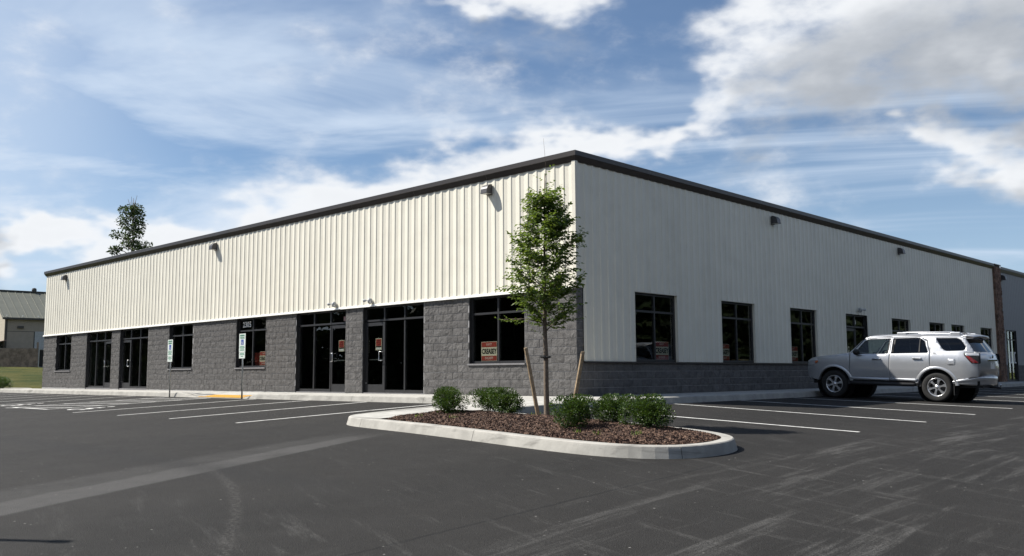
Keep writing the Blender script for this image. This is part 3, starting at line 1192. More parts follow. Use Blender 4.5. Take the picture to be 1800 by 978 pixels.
mb.build('eave_trim', mat('grey_trim', (.13, .125, .12), .45), wing)

# ------------------------------------------------------------------ wall lights and door lights
M_LENS = mat('light_lens', (.35, .35, .33), .25)
M_CAST = mat('cast_bronze', (.05, .047, .05), .35, vary=.1, spec=.5)


def wall_pack(loc, facing, label, grp='bronze wall lights under the eave'):
    t = thing('wall_light', label, 'light', loc, grp)
    if facing == 'E': t.rotation_euler = (0, 0, math.pi / 2)
    # local: wall plane y=0, sticks out to -y
    prof = [(0, .15)] + [(-.20 * math.sin(R(a)) - .0, .15 - .17 * (1 - math.cos(R(a)))) for a in (20, 40, 60, 80)] + [(-.215, -.10), (-.215, -.12)]
    mb = MB(); hw = .115
    mb.grid(lambda u, v: ((-hw if u == 0 else hw), prof[v][0], prof[v][1]), [0, 1], list(range(len(prof))))
    for sx in (-hw, hw): mb.poly([(sx, y, z) for y, z in prof] + [(sx, 0, -.10)])
    mb.build('housing', M_CAST, t, bevel=.004)
    mb = MB(); mb.quad((-hw + .004, -.21, -.112), (hw - .004, -.21, -.112), (hw - .004, 0, -.098), (-hw + .004, 0, -.098))
    mb.box(-hw + .012, hw - .012, -.2, -.01, -.118, -.104)
    mb.build('lens', M_LENS, t)
    MB().box(-.09, .09, -.008, .03, -.13, .13).build('back_plate', M_CAST, t)
    return t


wall_pack((-2.97, -.055, 5.50), 'S', 'bronze wall light high on the sunlit front, nearest the building corner')
wall_pack((-18.05, -.055, 5.50), 'S', 'bronze wall light midway along the sunlit front, left of the street number')
wall_pack((-33.44, -.055, 5.50), 'S', 'bronze wall light at the far left end of the sunlit front')
wall_pack((.055, 10.04, 5.50), 'E', 'bronze wall light on the shaded front, above the second and third windows')
wall_pack((.055, 20.79, 5.50), 'E', 'bronze wall light on the shaded front, above the parked silver car')
wall_pack((.045, RL + 1.5, 5.42), 'E', 'bronze wall light on the grey wing just past the stone pier')

M_GREYP = mat('grey_fitting', (.45, .46, .46), .45, vary=.05)


def twin_head(loc, facing, label):
    t = thing('door_light', label, 'light', loc, 'twin head lights over the entrances')
    if facing == 'E': t.rotation_euler = (0, 0, math.pi / 2)
    MB().tube([(0, .0, .06), (0, -.07, .055), (0, -.10, 0), (0, -.09, -.05), (0, -.02, -.07)], [.035, .045, .045, .035, .02], 10).build('body', M_GREYP, t, smooth=True)
    MB().lathe([(.0, 0), (.075, 0), (.075, .02), (.0, .02)], Matrix.Translation((0, .0, 0)) @ Matrix.Rotation(R(90), 4, 'X'), 16).build('mounting', M_GREYP, t)
    for d in (-1, 1):
        Mx = Matrix.Translation((d * .06, -.10, .03)) @ Matrix.Rotation(R(d * 62), 4, 'Z') @ Matrix.Rotation(R(98), 4, 'X')
        h = MB().lathe([(.014, -.06), (.014, .03), (.035, .06), (.046, .12), (.046, .135), (.0, .130)], Mx, 14).build('lamp_head', M_GREYP, t, smooth=True)
    return t


twin_head((-10.03, -.055, 2.80), 'S', 'small grey twin head light over the entrance left of the narrow block pier')
twin_head((-8.14, -.055, 2.80), 'S', 'small grey twin head light over the entrance right of the narrow block pier')
twin_head((.055, 16.5, 2.86), 'E', 'small grey twin head light over the door with the letter on the shaded front')

# ------------------------------------------------------------------ signs behind the glass
M_RED = mat('sign_red', (.40, .055, .038), .6, vary=.05)
M_CREAM = mat('sign_cream', (.78, .70, .56), .6, vary=.04)
M_BLACK = mat('sign_black', (.012, .012, .012), .6)
M_PALE = mat('sign_pale_red', (.75, .50, .45), .6)


def yard_sign(a, z, d, facing, label, w=.60, h=.46, tilt=0.0, plain=False):
    t = thing('campaign_sign', label, 'sign', (a, d, z) if facing == 'S' else (-d, a, z), 'red and cream campaign signs in the windows')
    t.rotation_euler = (0, 0, (0 if facing == 'S' else math.pi / 2) + tilt)
    MB().box(-w / 2, w / 2, 0, .006, 0, h).build('board', M_RED if plain else M_CREAM, t)
    if plain: return t
    MB().box(-w / 2 + .012, w / 2 - .012, -.003, -.0005, h * .72, h - .012).build('band', M_RED, t)
    MB().box(-w / 2 + .012, w / 2 - .012, -.003, -.0005, .012, h * .27).build('band', M_RED, t)
    put_text('ELECT', .075, M_PALE, FACE_S, (0, -.005, h * .855), t, .002)
    put_text('CREASEY', .185, M_BLACK, FACE_S, (0, -.004, h * .49), t, .006, w / .6 * .74)
    put_text('SHERIFF', .09, M_PALE, FACE_S, (0, -.005, h * .145), t, .002)
    return t


yard_sign(-3.20, ZS + .09, .155, 'S', 'red and cream campaign sign in the front window nearest the building corner', .60, .52)
yard_sign(-14.66, ZS + .09, .155, 'S', 'red and cream campaign sign at the right of the window with the street number', .56, .50)
yard_sign(-15.15, ZS + .09, .30, 'S', 'plain red back of a sign set askew in the window with the street number', .5, .46, R(38), True)
yard_sign(3.75, ZS + .10, .115, 'E', 'dim campaign sign in the first window of the shaded front', .66, .50)
yard_sign(6.98, ZS + .10, .115, 'E', 'dim campaign sign in the second window of the shaded front', .66, .50)
yard_sign(11.42, ZS + .10, .115, 'E', 'dim campaign sign in the third window of the shaded front', .66, .50)
cb = thing('cardboard_box', 'low tan cardboard box on the sill of the second shaded window', 'box', (-.30, 8.25, ZS + .06))
MB().box(-.13, .12, -.32, .32, 0, .10).build('tray', mat('cardboard', (.50, .33, .16), .9), cb)
MB().box(-.132, .122, -.05, .05, .03, .101).build('tape', mat('packing_tape', (.6, .48, .28), .4), cb)


def lease_sign(a, label):
    t = thing('door_notice', label, 'sign', (a, .126, 1.30), 'red notices on the entrance doors')
    MB().box(-.15, .15, .0, .006, 0, .36).build('frame', M_CREAM, t)
    MB().box(-.13, .13, -.003, -.0005, .13, .34).build('red_panel', M_RED, t)
    MB().box(-.13, .13, -.003, -.0005, .085, .125).build('black_band', M_BLACK, t)
    MB().box(-.12, .12, -.003, -.0005, .02, .08).build('white_panel', M_VINYL, t)
    mb = MB()
    for i, (z, l) in enumerate(((.29, .15), (.23, .19), (.17, .12))): mb.box(-l / 2, l / 2, -.005, -.0035, z - .014, z + .014)
    mb.build('lettering', mat('sign_dark_red', (.16, .012, .012), .6), t, kind='stuff')
    MB().tube([(0, .003, .36), (0, .003, .385)], .008, 6).build('hook', M_GREYP, t)
    return t


lease_sign(-9.91, 'red framed notice on the door left of the narrow block pier')
lease_sign(-7.98, 'red framed notice on the door right of the narrow block pier')
fl = thing('sticker', 'small striped flag sticker in the transom left of the narrow block pier', 'sticker', (-9.68, .119, 2.27))
MB().box(-.12, .12, 0, .002, 0, .14).build('field', mat('flag_pale', (.45, .40, .38), .6), fl)
for i in range(4): MB().box(-.12, .12, -.002, -.0005, .01 + i * .035, .026 + i * .035).build('stripe', mat('flag_red', (.28, .06, .05), .6), fl)
nt_ = thing('door_plate', 'small pale plate on the glass of the lettered door', 'sign', (-.088, 15.75, 1.15))
MB().box(0, .003, -.07, .07, 0, .34).build('plate', M_CREAM, nt_)
MB().box(.0035, .005, -.05, .05, .20, .30).build('dark_mark', M_BLACK, nt_)

# ------------------------------------------------------------------ accessible parking signs
M_POST = mat('galvanised_post', (.42, .43, .42), .45, metal=.6, vary=.12, vscale=20)
M_SIGNW = mat('sign_white', (.74, .79, .74), .45, vary=.04)
M_BLUE = mat('sign_blue', (.012, .06, .32), .5)
M_SGREEN = mat('sign_green', (.03, .22, .12), .5)


def parking_sign(x, y, ztop, label):
    g0 = G(x, y)
    t = thing('parking_sign', label, 'sign', (x, y, g0), 'accessible parking signs at the kerb')
    H = ztop - g0
    MB().tube([(0, 0, -.05), (0, 0, H - .03)], .026, 10).build('post', M_POST, t, smooth=True)
    pl = MB().box(-.19, .19, -.036, -.030, H - .58, H).build('plate', M_SIGNW, t, bevel=.002)
    lo = MB().box(-.18, .18, -.036, -.030, H - .78, H - .59).build('lower_plate', M_SIGNW, t, bevel=.002)
    put_text('RESERVED', .072, M_SGREEN, FACE_S, (0, -.0385, H - .06), pl, .003, .88)
    put_text('PARKING', .072, M_SGREEN, FACE_S, (0, -.0385, H - .135), pl, .003, .9)
    MB().box(-.085, .085, -.0385, -.0365, H - .355, H - .185).build('blue_square', M_BLUE, pl)
    mb = wheelchair(MB(), .135); mb.v = [(v[0] - .02, -.0405, v[1] + H - .342) for v in mb.v]
    mb.build('access_symbol', M_VINYL, pl)
    bars_ = MB()
    for z, l in ((.40, .26), (.44, .30), (.48, .22), (.52, .28), (.62, .24), (.66, .28), (.71, .16)):
        bars_.box(-l / 2, l / 2, -.0385, -.0368, H - z - .010, H - z + .010)
    bars_.build('small_print', M_SGREEN, pl, kind='stuff')
    for z in (.05, .53): MB().lathe([(.0, -.004), (.012, -.004), (.012, .004)], Matrix.Translation((0, -.037, H - z)) @ Matrix.Rotation(R(90), 4, 'X'), 8).build('bolt', M_STEEL, pl)
    return t


parking_sign(-16.85, -2.25, 1.83, 'accessible parking sign on a post left of the yellow kerb ramp')
parking_sign(-11.85, -2.25, 1.87, 'accessible parking sign on a post in front of the street number window')

# ------------------------------------------------------------------ planted island
M_MULCH = mat('mulch_bed', (.045, .026, .018), .95, vary=.5, vscale=30, bump=.8, bscale=60, bdist=.02)
inner = [(1.45, -5.3), (1.9, -5.22), (2.7, -5.32), (4.2, -5.42), (6.1, -5.62), (7.1, -5.80), (7.62, -6.15), (7.78, -6.75), (7.65, -7.28),
         (7.25, -7.57), (6.7, -7.69), (5.9, -7.66), (4.8, -7.53), (3.2, -7.29), (1.5, -6.99), (1.32, -6.6), (1.36, -5.9)]


def inside(x, y, poly):
    c = False
    for (x1, y1), (x2, y2) in zip(poly, poly[1:] + poly[:1]):
        if (y1 > y) != (y2 > y) and x < (x2 - x1) * (y - y1) / (y2 - y1) + x1: c = not c
    return c


def edge_dist(x, y, poly):
    d = 9
    for (x1, y1), (x2, y2) in zip(poly, poly[1:] + poly[:1]):
        L2 = (x2 - x1) ** 2 + (y2 - y1) ** 2
        t = min(1, max(0, ((x - x1) * (x2 - x1) + (y - y1) * (y2 - y1)) / L2))
        d = min(d, math.hypot(x - x1 - t * (x2 - x1), y - y1 - t * (y2 - y1)))
    return d


def mulch_z(x, y):
    d = edge_dist(x, y, inner) if inside(x, y, inner) else 0
    return G(x, y) + .125 + .10 * min(d / .8, 1) ** .8 + .012 * math.sin(x * 5.1) * math.sin(y * 6.3)


mb = MB()
cells = {}
st_ = .11
for i in range(int((8.1 - 1.1) / st_)):
    for j in range(int((8.0 - 5.0) / st_)):
        x0, y0 = 1.1 + i * st_, -8.0 + j * st_
        if any(inside(x0 + a * st_, y0 + b * st_, inner) for a in (0, 1) for b in (0, 1)):
            mb.quad(*[(x, y, mulch_z(x, y)) for x, y in ((x0, y0), (x0 + st_, y0), (x0 + st_, y0 + st_), (x0, y0 + st_))])
bed = structure(mb.build('planting_bed', M_MULCH, smooth=True, weld=True))


def chip_material():
    mt = bpy.data.materials.new('mulch_chips'); mt.use_nodes = True
    q = N(mt.node_tree); b = mt.node_tree.nodes['Principled BSDF']
    n = q.noise(q.pos(), 26, 2, .5)
    r = q.new('ShaderNodeValToRGB'); q.put(r.inputs[0], n)
    e = r.color_ramp.elements
    e[0].position, e[0].color = .32, (.022, .012, .009, 1); e[1].position, e[1].color = .68, (.19, .115, .075, 1)
    m_ = e.new(.5); m_.color = (.080, .040, .025, 1)
    q.put(b.inputs['Base Color'], r.outputs[0]); b.inputs['Roughness'].default_value = .85
    return mt


vv, ff = [], []
rr = np.random.default_rng(5)
n_ch = 0
while n_ch < 23000:
    x, y = rr.uniform(1.2, 8.0), rr.uniform(-7.85, -5.1)
    if not inside(x, y, inner): continue
    near = 1.0
    z = mulch_z(x, y) + rr.uniform(0, .018)
    a = rr.uniform(0, 6.283); l = rr.gamma(3.0, .0078) + .008; wd = rr.uniform(.004, .010)
    ti = rr.normal(0, .35); ca, sa = math.cos(a), math.sin(a)
    dx, dy, dz_ = ca * l, sa * l, math.sin(ti) * l * .7
    px, py = -sa * wd, ca * wd
    i = len(vv)
    vv += [(x - dx, y - dy, z - dz_), (x + px, y + py, z + .004), (x + dx, y + dy, z + dz_), (x - px, y - py, z + .002), (x, y, z + .012 + wd)]
    ff += [(i, i + 3, i + 4), (i + 3, i + 2, i + 4), (i + 2, i + 1, i + 4), (i + 1, i, i + 4)]
    n_ch += 1
mbc = MB(); mbc.v, mbc.f = vv, ff
ch = mbc.build('mulch_chips', chip_material(), kind='stuff')
tag(ch, 'brown shredded bark mulch covering the planted island', 'mulch')

# ------------------------------------------------------------------ foliage
def leaf_mesh(name, centers, dirs, sizes, aspect, material, seed=1, fold=.25, droop=.0):
    r = np.random.default_rng(seed)
    n = len(centers)
    c = np.asarray(centers); d = np.asarray(dirs); d = d / (np.linalg.norm(d, axis=1, keepdims=True) + 1e-9)
    rv = r.normal(0, 1, (n, 3)); rv[:, 2] = np.abs(rv[:, 2]) + .5
    s = np.cross(d, rv); s /= np.linalg.norm(s, axis=1, keepdims=True) + 1e-9
    nn = np.cross(s, d)
    L_ = np.asarray(sizes)[:, None]
    W_ = L_ * aspect
    v = np.empty((n, 4, 3))
    v[:, 0] = c
    v[:, 1] = c + d * L_ * .45 + s * W_ * .5 + nn * W_ * fold
    v[:, 2] = c + d * L_
    v[:, 3] = c + d * L_ * .45 - s * W_ * .5 + nn * W_ * fold
    v[:, 2, 2] -= (L_[:, 0] * droop)
    idx = np.arange(n)[:, None] * 4
    f = np.concatenate([idx + np.array([[0, 1, 2]]), idx + np.array([[0, 2, 3]])], 0)
    me = bpy.data.meshes.new(name)
    me.vertices.add(n * 4); me.vertices.foreach_set('co', v.reshape(-1))
    me.loops.add(len(f) * 3); me.loops.foreach_set('vertex_index', f.reshape(-1).astype(np.int32))
    me.polygons.add(len(f)); me.polygons.foreach_set('loop_start', (np.arange(len(f)) * 3).astype(np.int32))
    me.polygons.foreach_set('loop_total', np.full(len(f), 3, np.int32))
    me.update(); me.validate()
    me.materials.append(material)
    return me


M_LEAF = leaf_mat('tree_leaf', (.100, .158, .036), .5, .45, 18, .5, .4)
M_BUSH = leaf_mat('bush_leaf', (.042, .080, .016), .42, .28, 34, .6, .35)
M_BARK = mat('bark', (.16, .125, .095), .9, vary=.25, vscale=30, bump=.5, bscale=60)

# young tree
TX, TY = 4.02, -5.62
TZ = mulch_z(TX, TY)
tree = thing('young_tree', 'slender young shade tree staked in the mulched island', 'tree', (TX, TY, TZ))
rt_ = random.Random(11)
limbs = []                                     # list of point lists (local)
trunk = [(0, 0, -.05), (.0, 0, .04), (-.010, 0, .5), (-.02, .01, 1.0), (-.030, .0, 1.50), (-.02, .0, 2.1), (-.03, .01, 2.8), (-.01, 0, 3.5), (.0, 0, 4.1)]
MB().tube(trunk, [.062, .050, .043, .039, .034, .026, .018, .011, .005], 10).build('trunk', M_BARK, tree, smooth=True)
br = MB()
lc, ld, ls = [], [], []


def spray(p0, dirn, length, n, size):
    """twig with leaves along it"""
    p0, dirn = Vector(p0), Vector(dirn).normalized()
    pts = [p0]
    for i in range(4):
        dirn = (dirn + Vector((rt_.gauss(0, .12), rt_.gauss(0, .12), .06 + rt_.gauss(0, .05)))).normalized()
        pts.append(pts[-1] + dirn * length / 4)
    for i in range(n):
        t = (i + .6) / n * 4 * .999; k_ = int(t); p = pts[k_].lerp(pts[k_ + 1], t - k_)
        side = 1 if i % 2 else -1
        ax = dirn.cross(Vector((0, 0, 1))); ax = ax.normalized() if ax.length > .01 else Vector((1, 0, 0))
        d = dirn * .55 + ax * side * .8 + Vector((rt_.gauss(0, .25), rt_.gauss(0, .25), rt_.gauss(-.18, .25)))
        lc.append(tuple(p)); ld.append(tuple(d)); ls.append(size * rt_.uniform(.7, 1.25))
    return pts


def crown_r(z):
    return float(np.interp(z, [1.15, 1.5, 1.9, 2.4, 2.9, 3.3, 3.6, 3.95], [.06, .30, .44, .50, .45, .32, .18, .06]))


for i in range(46):
    z0 = 1.42 + (i / 46) ** 1.0 * 2.25 + rt_.uniform(-.05, .05)
    a = i * 2.39996 + rt_.uniform(-.4, .4)
    ln = crown_r(z0 + .35) * rt_.uniform(.62, 1.28)
    rise = rt_.uniform(.45, 1.0)
    base = Vector((-.025, 0, z0 - .02))
    tip = Vector((math.cos(a) * ln - .02, math.sin(a) * ln, z0 + rise * ln + .12))
    midp = base.lerp(tip, .5) + Vector((math.cos(a) * .03, math.sin(a) * .03, -.05))
    pts = [base, base.lerp(midp, .5) + Vector((0, 0, .015)), midp, midp.lerp(tip, .5) + Vector((0, 0, .02)), tip]
    r0 = .011 if z0 < 2.2 else .007
    br.tube(pts, [r0, r0 * .8, r0 * .6, r0 * .4, .002], 5)
    for j in range(19):
        t = .18 + .78 * (j + rt_.random()) / 19
        seg = min(int(t * 4), 3); p = pts[seg].lerp(pts[seg + 1], t * 4 - seg)
        ang = a + rt_.uniform(-1.25, 1.25)
        spray(p, (math.cos(ang), math.sin(ang), rt_.uniform(-.25, .55)), rt_.uniform(.15, .36), rt_.randint(8, 13), .080)
for i in range(32):                            # inner fill on the leader
    z0 = 1.35 + i * .088; a = rt_.uniform(0, 6.28)
    spray((-.02, 0, z0), (math.cos(a), math.sin(a), .4), .25, 7, .058)
for a, ln in ((200, .85), (215, .6), (20, .62)):  # low whips reaching out of the crown
    b0 = Vector((-.03, 0, 1.55))
    d = Vector((math.cos(R(a)), math.sin(R(a)), .10))
    pts = [b0, b0 + d * ln * .5 + Vector((0, 0, .05)), b0 + d * ln]
    br.tube(pts, [.006, .004, .002], 5)
    for j in range(5): spray(b0.lerp(pts[-1], .45 + .11 * j), (d.x, d.y, rt_.uniform(-.2, .2)), .16, 7, .055)
for dx, dy, top in ((-.015, .03, 4.72), (.06, -.02, 4.05), (-.22, -.20, 3.75), (-.27, -.1, 3.55), (.30, .25, 3.45)):  # bare leaders
    pts = [Vector((dx * .3, dy * .3, 2.9))] + [Vector((dx + math.sin(q * 2.1 + top) * .02, dy + math.cos(q * 1.7) * .02, 2.9 + (top - 2.9) * q / 6)) for q in range(1, 7)]
    br.tube(pts, [.006, .005, .0045, .004, .003, .0025, .002], 5)
br.build('branch', M_BARK, tree, smooth=True, kind='stuff')
lm = leaf_mesh('foliage', lc, ld, ls, .46, M_LEAF, 3, .16, .12)
link('foliage', lm, None, tree, kind='stuff')
tie = MB()
for q in range(2):
    zt = .98 + q * .012
    tie.tube([(.10 * math.cos(R(a)) - .02, .055 * math.sin(R(a)), zt + .008 * math.sin(R(a * 2))) for a in range(0, 375, 15)], .010, 6)
tie.tube([(-.10, 0, .985), (-.14, .02, .99)], .008, 6); tie.tube([(.07, 0, .985), (.12, -.02, .98)], .008, 6)
tw = tie.build('tie', mat('black_rubber', (.012, .012, .013), .7), tree, smooth=True)
tw['label'] = 'black rubber tie looped round the trunk'

M_WOOD = mat('stake_wood', (.36, .265, .165), .8, vary=.25, vscale=25, bump=.3, bscale=50, dirt=((.16, .11, .07), .5, 8))


def stake(base, top, label):
    bx, by = base
    t = thing('tree_stake', label, 'stake', (bx, by, mulch_z(bx, by)), 'wooden stakes either side of the young tree')
    d = Vector(top)
    MB().tube([d * -.06, d * .3, d * .7, d * .90], [.034, .033, .032, .031], 9).build('pole', M_WOOD, t)
    MB().tube([d * .90, d * .905], .027, 9).build('notch', M_WOOD, t)
    MB().tube([d * .905, d * .995, d], [.031, .031, .028], 9).build('head', M_WOOD, t)


stake((4.30, -6.14), (-.065, -.215, 1.10), 'left wooden stake leaning away from the young tree')
stake((4.72, -5.83), (.215, .055, 1.08), 'right wooden stake leaning away from the young tree')


def bush_mesh(seed, rx=.36, rz=.50, n=6800):
    r = np.random.default_rng(seed)
    C, Dd, Sz = [], [], []
    lumps = [(r.uniform(-.5, .5) * rx * 1.1, r.uniform(-.5, .5) * rx * 1.1, rz * r.uniform(.35, .78), r.uniform(.40, .62) * rx) for _ in range(int(r.integers(9, 18)))]
    while len(C) < n:
        lx, ly, lz, lr = lumps[r.integers(len(lumps))]
        v = r.normal(0, 1, 3); v /= np.linalg.norm(v)
        rad = lr * (1 - abs(r.normal(0, .20)))
        p = np.array([lx, ly, lz]) + v * rad
        if p[2] < .03: continue
        nz = math.sin(p[0] * 23 + seed) * math.sin(p[1] * 21) * math.sin(p[2] * 24)
        if nz < -.32: continue
        C.append(p); d = v + r.normal(0, .55, 3); d[2] += .35
        Dd.append(d); Sz.append(r.uniform(.025, .045))
    C = np.array(C)
    hx, hy = np.percentile(np.abs(C[:, 0] - C[:, 0].mean()), 96), np.percentile(np.abs(C[:, 1] - C[:, 1].mean()), 96)
    C = (C - [C[:, 0].mean(), C[:, 1].mean(), 0]) * [.34 / hx, .34 / hy, .52 / np.percentile(C[:, 2], 97)]
    C = np.clip(C, [-.40, -.40, .0], [.40, .40, .56])
    return leaf_mesh('foliage', C, Dd, Sz, .58, M_BUSH, seed, .12, .0)


def bush(x, y, me, sc, rot, label, name='shrub', grp='clipped shrubs in the mulched island', z=None):
    t = thing(name, label, 'shrub', (x, y, mulch_z(x, y) - .01 if z is None else z), grp)
    t.rotation_euler = (0, 0, rot); t.scale = sc
    link('foliage', me, None, t, kind='stuff')
    mb = MB()
    for i in range(7):
        a = i * .9; mb.tube([(0, 0, -.04), (.05 * math.cos(a), .05 * math.sin(a), .12), (.17 * math.cos(a), .17 * math.sin(a), .30)], [.010, .008, .004], 5)
    mb.build('stem', M_BARK, t, kind='stuff')
    return t


BM = [bush_mesh(21), bush_mesh(22), bush_mesh(23), bush_mesh(24, .38, .48), bush_mesh(25, .34, .52)]
bush(2.42, -6.38, BM[0], (.84, .84, .80), .3, 'shrub at the far left of the island, standing alone')
bush(2.75, -5.72, BM[1], (.80, .80, .76), 1.7, 'shrub behind and left of the left wooden stake, half hidden by its neighbour')
bush(3.42, -5.98, BM[2], (.84, .84, .80), 2.9, 'shrub just left of the left wooden stake, in front of its neighbour')
bush(5.80, -7.02, BM[3], (.80, .80, .82), 4.2, 'shrub in front of the right wooden stake, nearest the front kerb')
bush(5.85, -6.15, BM[4], (.84, .80, .76), 5.0, 'shrub near the back kerb, between two shrubs right of the tree')
bush(6.66, -6.46, BM[2], (.88, .86, .82), .9, 'rightmost shrub of the island')
tuf = []
for x, y in ((2.1, -6.75), (3.05, -6.85), (6.4, -7.3), (6.1, -7.35), (4.0, -5.85), (7.0, -7.2)):
    for i in range(16):
        tuf.append((x + rt_.gauss(0, .04), y + rt_.gauss(0, .04), mulch_z(x, y)))
gm = leaf_mesh('weeds', tuf, [(rt_.gauss(0, .4), rt_.gauss(0, .4), 1) for _ in tuf], [rt_.uniform(.04, .10) for _ in tuf], .16, M_LEAF, 8)
gw = link('weeds', gm, None, kind='stuff'); tag(gw, 'few green weed tufts sprouting through the mulch', 'weeds')

# small island with a bush at the far end of the left parking row
IX, IY = -39.6, -1.2
isl = MB()
isl.lathe([(1.75, -.2), (1.72, .13), (1.68, .15), (1.55, .15), (1.54, .10), (0, .14)], Matrix.Translation((IX, IY, G(IX, IY))) @ Matrix.Diagonal((2.1, .82, 1.15, 1)), 36)
isl_o = structure(isl.build('kerbed_island', M_CONC2))
bush(-40.3, -.75, BM[0], (1.7, 1.5, 1.15), .5, 'dark shrub on the small kerbed island at the far left', grp=None, z=G(IX, IY) + .12)

# ------------------------------------------------------------------ far left: fence, green roofed building, tree behind the roof
def frame_at(px, py, ang): return Matrix.Translation((px, py, 0)) @ Matrix.Rotation(ang, 4, 'Z')


M_TAN = mat('tan_siding', (.30, .265, .225), .8, vary=.06, vscale=2)
M_GROOF = mat('green_metal_roof', (.115, .118, .092), .5, vary=.08, vscale=1)
M_DKTRIM = mat('dark_trim', (.055, .052, .05), .6)
nb = thing('neighbour_building', 'tan building with a green ribbed metal roof at the far left', 'building', (-96.0, 15.8, bank(-96, 15.8)))
ang = math.atan2(2.97, 3.06)
nb.rotation_euler = (0, 0, ang + R(40))
NL, ND, NE, NR = 26, 15.0, 5.55, 9.1
mb = MB(); mb.box(0, NL, 0, ND, -.5, NE); mb.build('wall', M_TAN, nb)
mb = MB(); mb.poly([(-.02, 0, NE), (-.02, ND, NE), (-.02, ND / 2, NR)]); mb.poly([(NL, 0, NE), (NL, ND / 2, NR), (NL, ND, NE)])
mb.box(-.025, .0, .0, ND, -.5, NE)
mb.build('gable_wall', mat('cream_gable', (.42, .38, .30), .8), nb)
mb = MB(); ov = .35
sl = (NR - NE) / (ND / 2)
mb.quad((-ov, -ov, NE - ov * sl + .05), (NL + ov, -ov, NE - ov * sl + .05), (NL + ov, ND / 2, NR + .05), (-ov, ND / 2, NR + .05))
mb.quad((-ov, ND + ov, NE - ov * sl + .05), (NL + ov, ND + ov, NE - ov * sl + .05), (NL + ov, ND / 2, NR + .05), (-ov, ND / 2, NR + .05))
rf = mb.build('roof', M_GROOF, nb)
for i in range(34):
    x0 = -.2 + i * .8
    mb = MB(); zz = lambda y: NE + .05 + y * sl
    mb.quad((x0, -ov, zz(-ov) + .06), (x0 + .07, -ov, zz(-ov) + .06), (x0 + .07, ND / 2, zz(ND / 2) + .06), (x0, ND / 2, zz(ND / 2) + .06))
    mb.quad((x0 + .07, -ov, zz(-ov)), (x0 + .07, -ov, zz(-ov) + .06), (x0 + .07, ND / 2, zz(ND / 2) + .06), (x0 + .07, ND / 2, zz(ND / 2)))
    mb.quad((x0, -ov, zz(-ov)), (x0, ND / 2, zz(ND / 2)), (x0, ND / 2, zz(ND / 2) + .06), (x0, -ov, zz(-ov) + .06))
    mb.build('roof_seam', M_GROOF, rf)
    if i % 2 == 0: MB().box(x0 + .3, x0 + .42, .05, .12, NE + .18, NE + .30).build('snow_guard', M_WHITE, rf)
MB().box(-ov, NL + ov, ND / 2 - .2, ND / 2 + .2, NR + .04, NR + .16).build('ridge_cap', M_DKTRIM, rf)
MB().box(-ov, NL + ov, -ov - .15, -ov, NE - .22, NE + .0).build('gutter', M_DKTRIM, nb)
MB().lathe([(.0, .5), (.22, .42), (.28, .25), (.26, .0)], Matrix.Translation((4.35, ND / 2, NR + .1)), 14).build('roof_vent', M_DKTRIM, rf)
MB().box(.06, .22, -.10, .0, -.3, NE - .25).build('downspout', M_DKTRIM, nb)
MB().box(.0, NL, -.012, .0, NE - 1.55, NE - 1.50).build('girt_line', M_DKTRIM, nb)
MB().box(2.95, 3.05, -.02, .0, -.3, NE - 1.5).build('door_trim', M_DKTRIM, nb)
MB().box(3.05, 5.6, -.015, .0, -.3, NE - 1.5).build('overhead_door', mat('pale_grey_door', (.36, .38, .40), .6), nb)
wv = MB().box(.35, 1.55, -.06, .0, .4, 1.45).build('window', M_WHITE, nb)
MB().box(.42, 1.48, -.075, -.062, .47, 1.38).build('pane', mat('pale_pane', (.30, .34, .38), .2), wv)
MB().box(1.25, 1.85, -.25, .0, NE - 1.18, NE - .92).build('wall_lamp', M_DKTRIM, nb)
MB().box(-3.2, -.03, -1.5, 6, -.5, 2.1).build('lean_to', M_TAN, nb)
MB().poly([(-3.4, -1.7, 2.15), (0, -1.7, 3.0), (0, 6.2, 3.0), (-3.4, 6.2, 2.15)]).build('lean_to_roof', mat('brown_roof', (.10, .06, .05), .8), nb)

fx, fy = -85.2, 13.1
fn = thing('board_fence', 'weathered brown board fence on the grass bank in front of the tan building', 'fence', (fx, fy, bank(fx, fy)))
fn.rotation_euler = (0, 0, ang)
M_BOARD = mat('weathered_board', (.22, .175, .14), .9, vary=.35, vscale=2.5)
for i in range(26):
    x0 = -1.2 + i * .152
    h = 1.85 + random.uniform(-.03, .03)
    MB().box(x0 + .004, x0 + .148, 0, .022, -.3, h).build('board', M_BOARD, fn)
MB().box(-1.2, 2.75, .03, .08, .4, .5).build('rail', M_BOARD, fn)
MB().box(-1.2, 2.75, .03, .08, 1.45, 1.55).build('rail', M_BOARD, fn)
MB().box(2.78, 2.92, -.05, .09, -.3, 2.45).build('post', M_BOARD, fn)
gt = thing('dark_gate', 'dark screened gate beside the weathered board fence', 'gate', tuple(Matrix.Translation((fx, fy, bank(fx, fy))) @ Matrix.Rotation(ang, 4, 'Z') @ Vector((3.05, 0, 0))))
gt.rotation_euler = (0, 0, ang)
MB().box(0, 3.6, .0, .03, -.2, 1.75).build('screen', mat('dark_screen', (.018, .018, .02), .9), gt)
for z in (-.05, 1.70): MB().tube([(0, -.02, z), (3.6, -.02, z)], .03, 6).build('rail', M_POST, gt)
MB().tube([(0, -.02, -.2), (0, -.02, 1.8)], .035, 6).build('post', M_POST, gt)


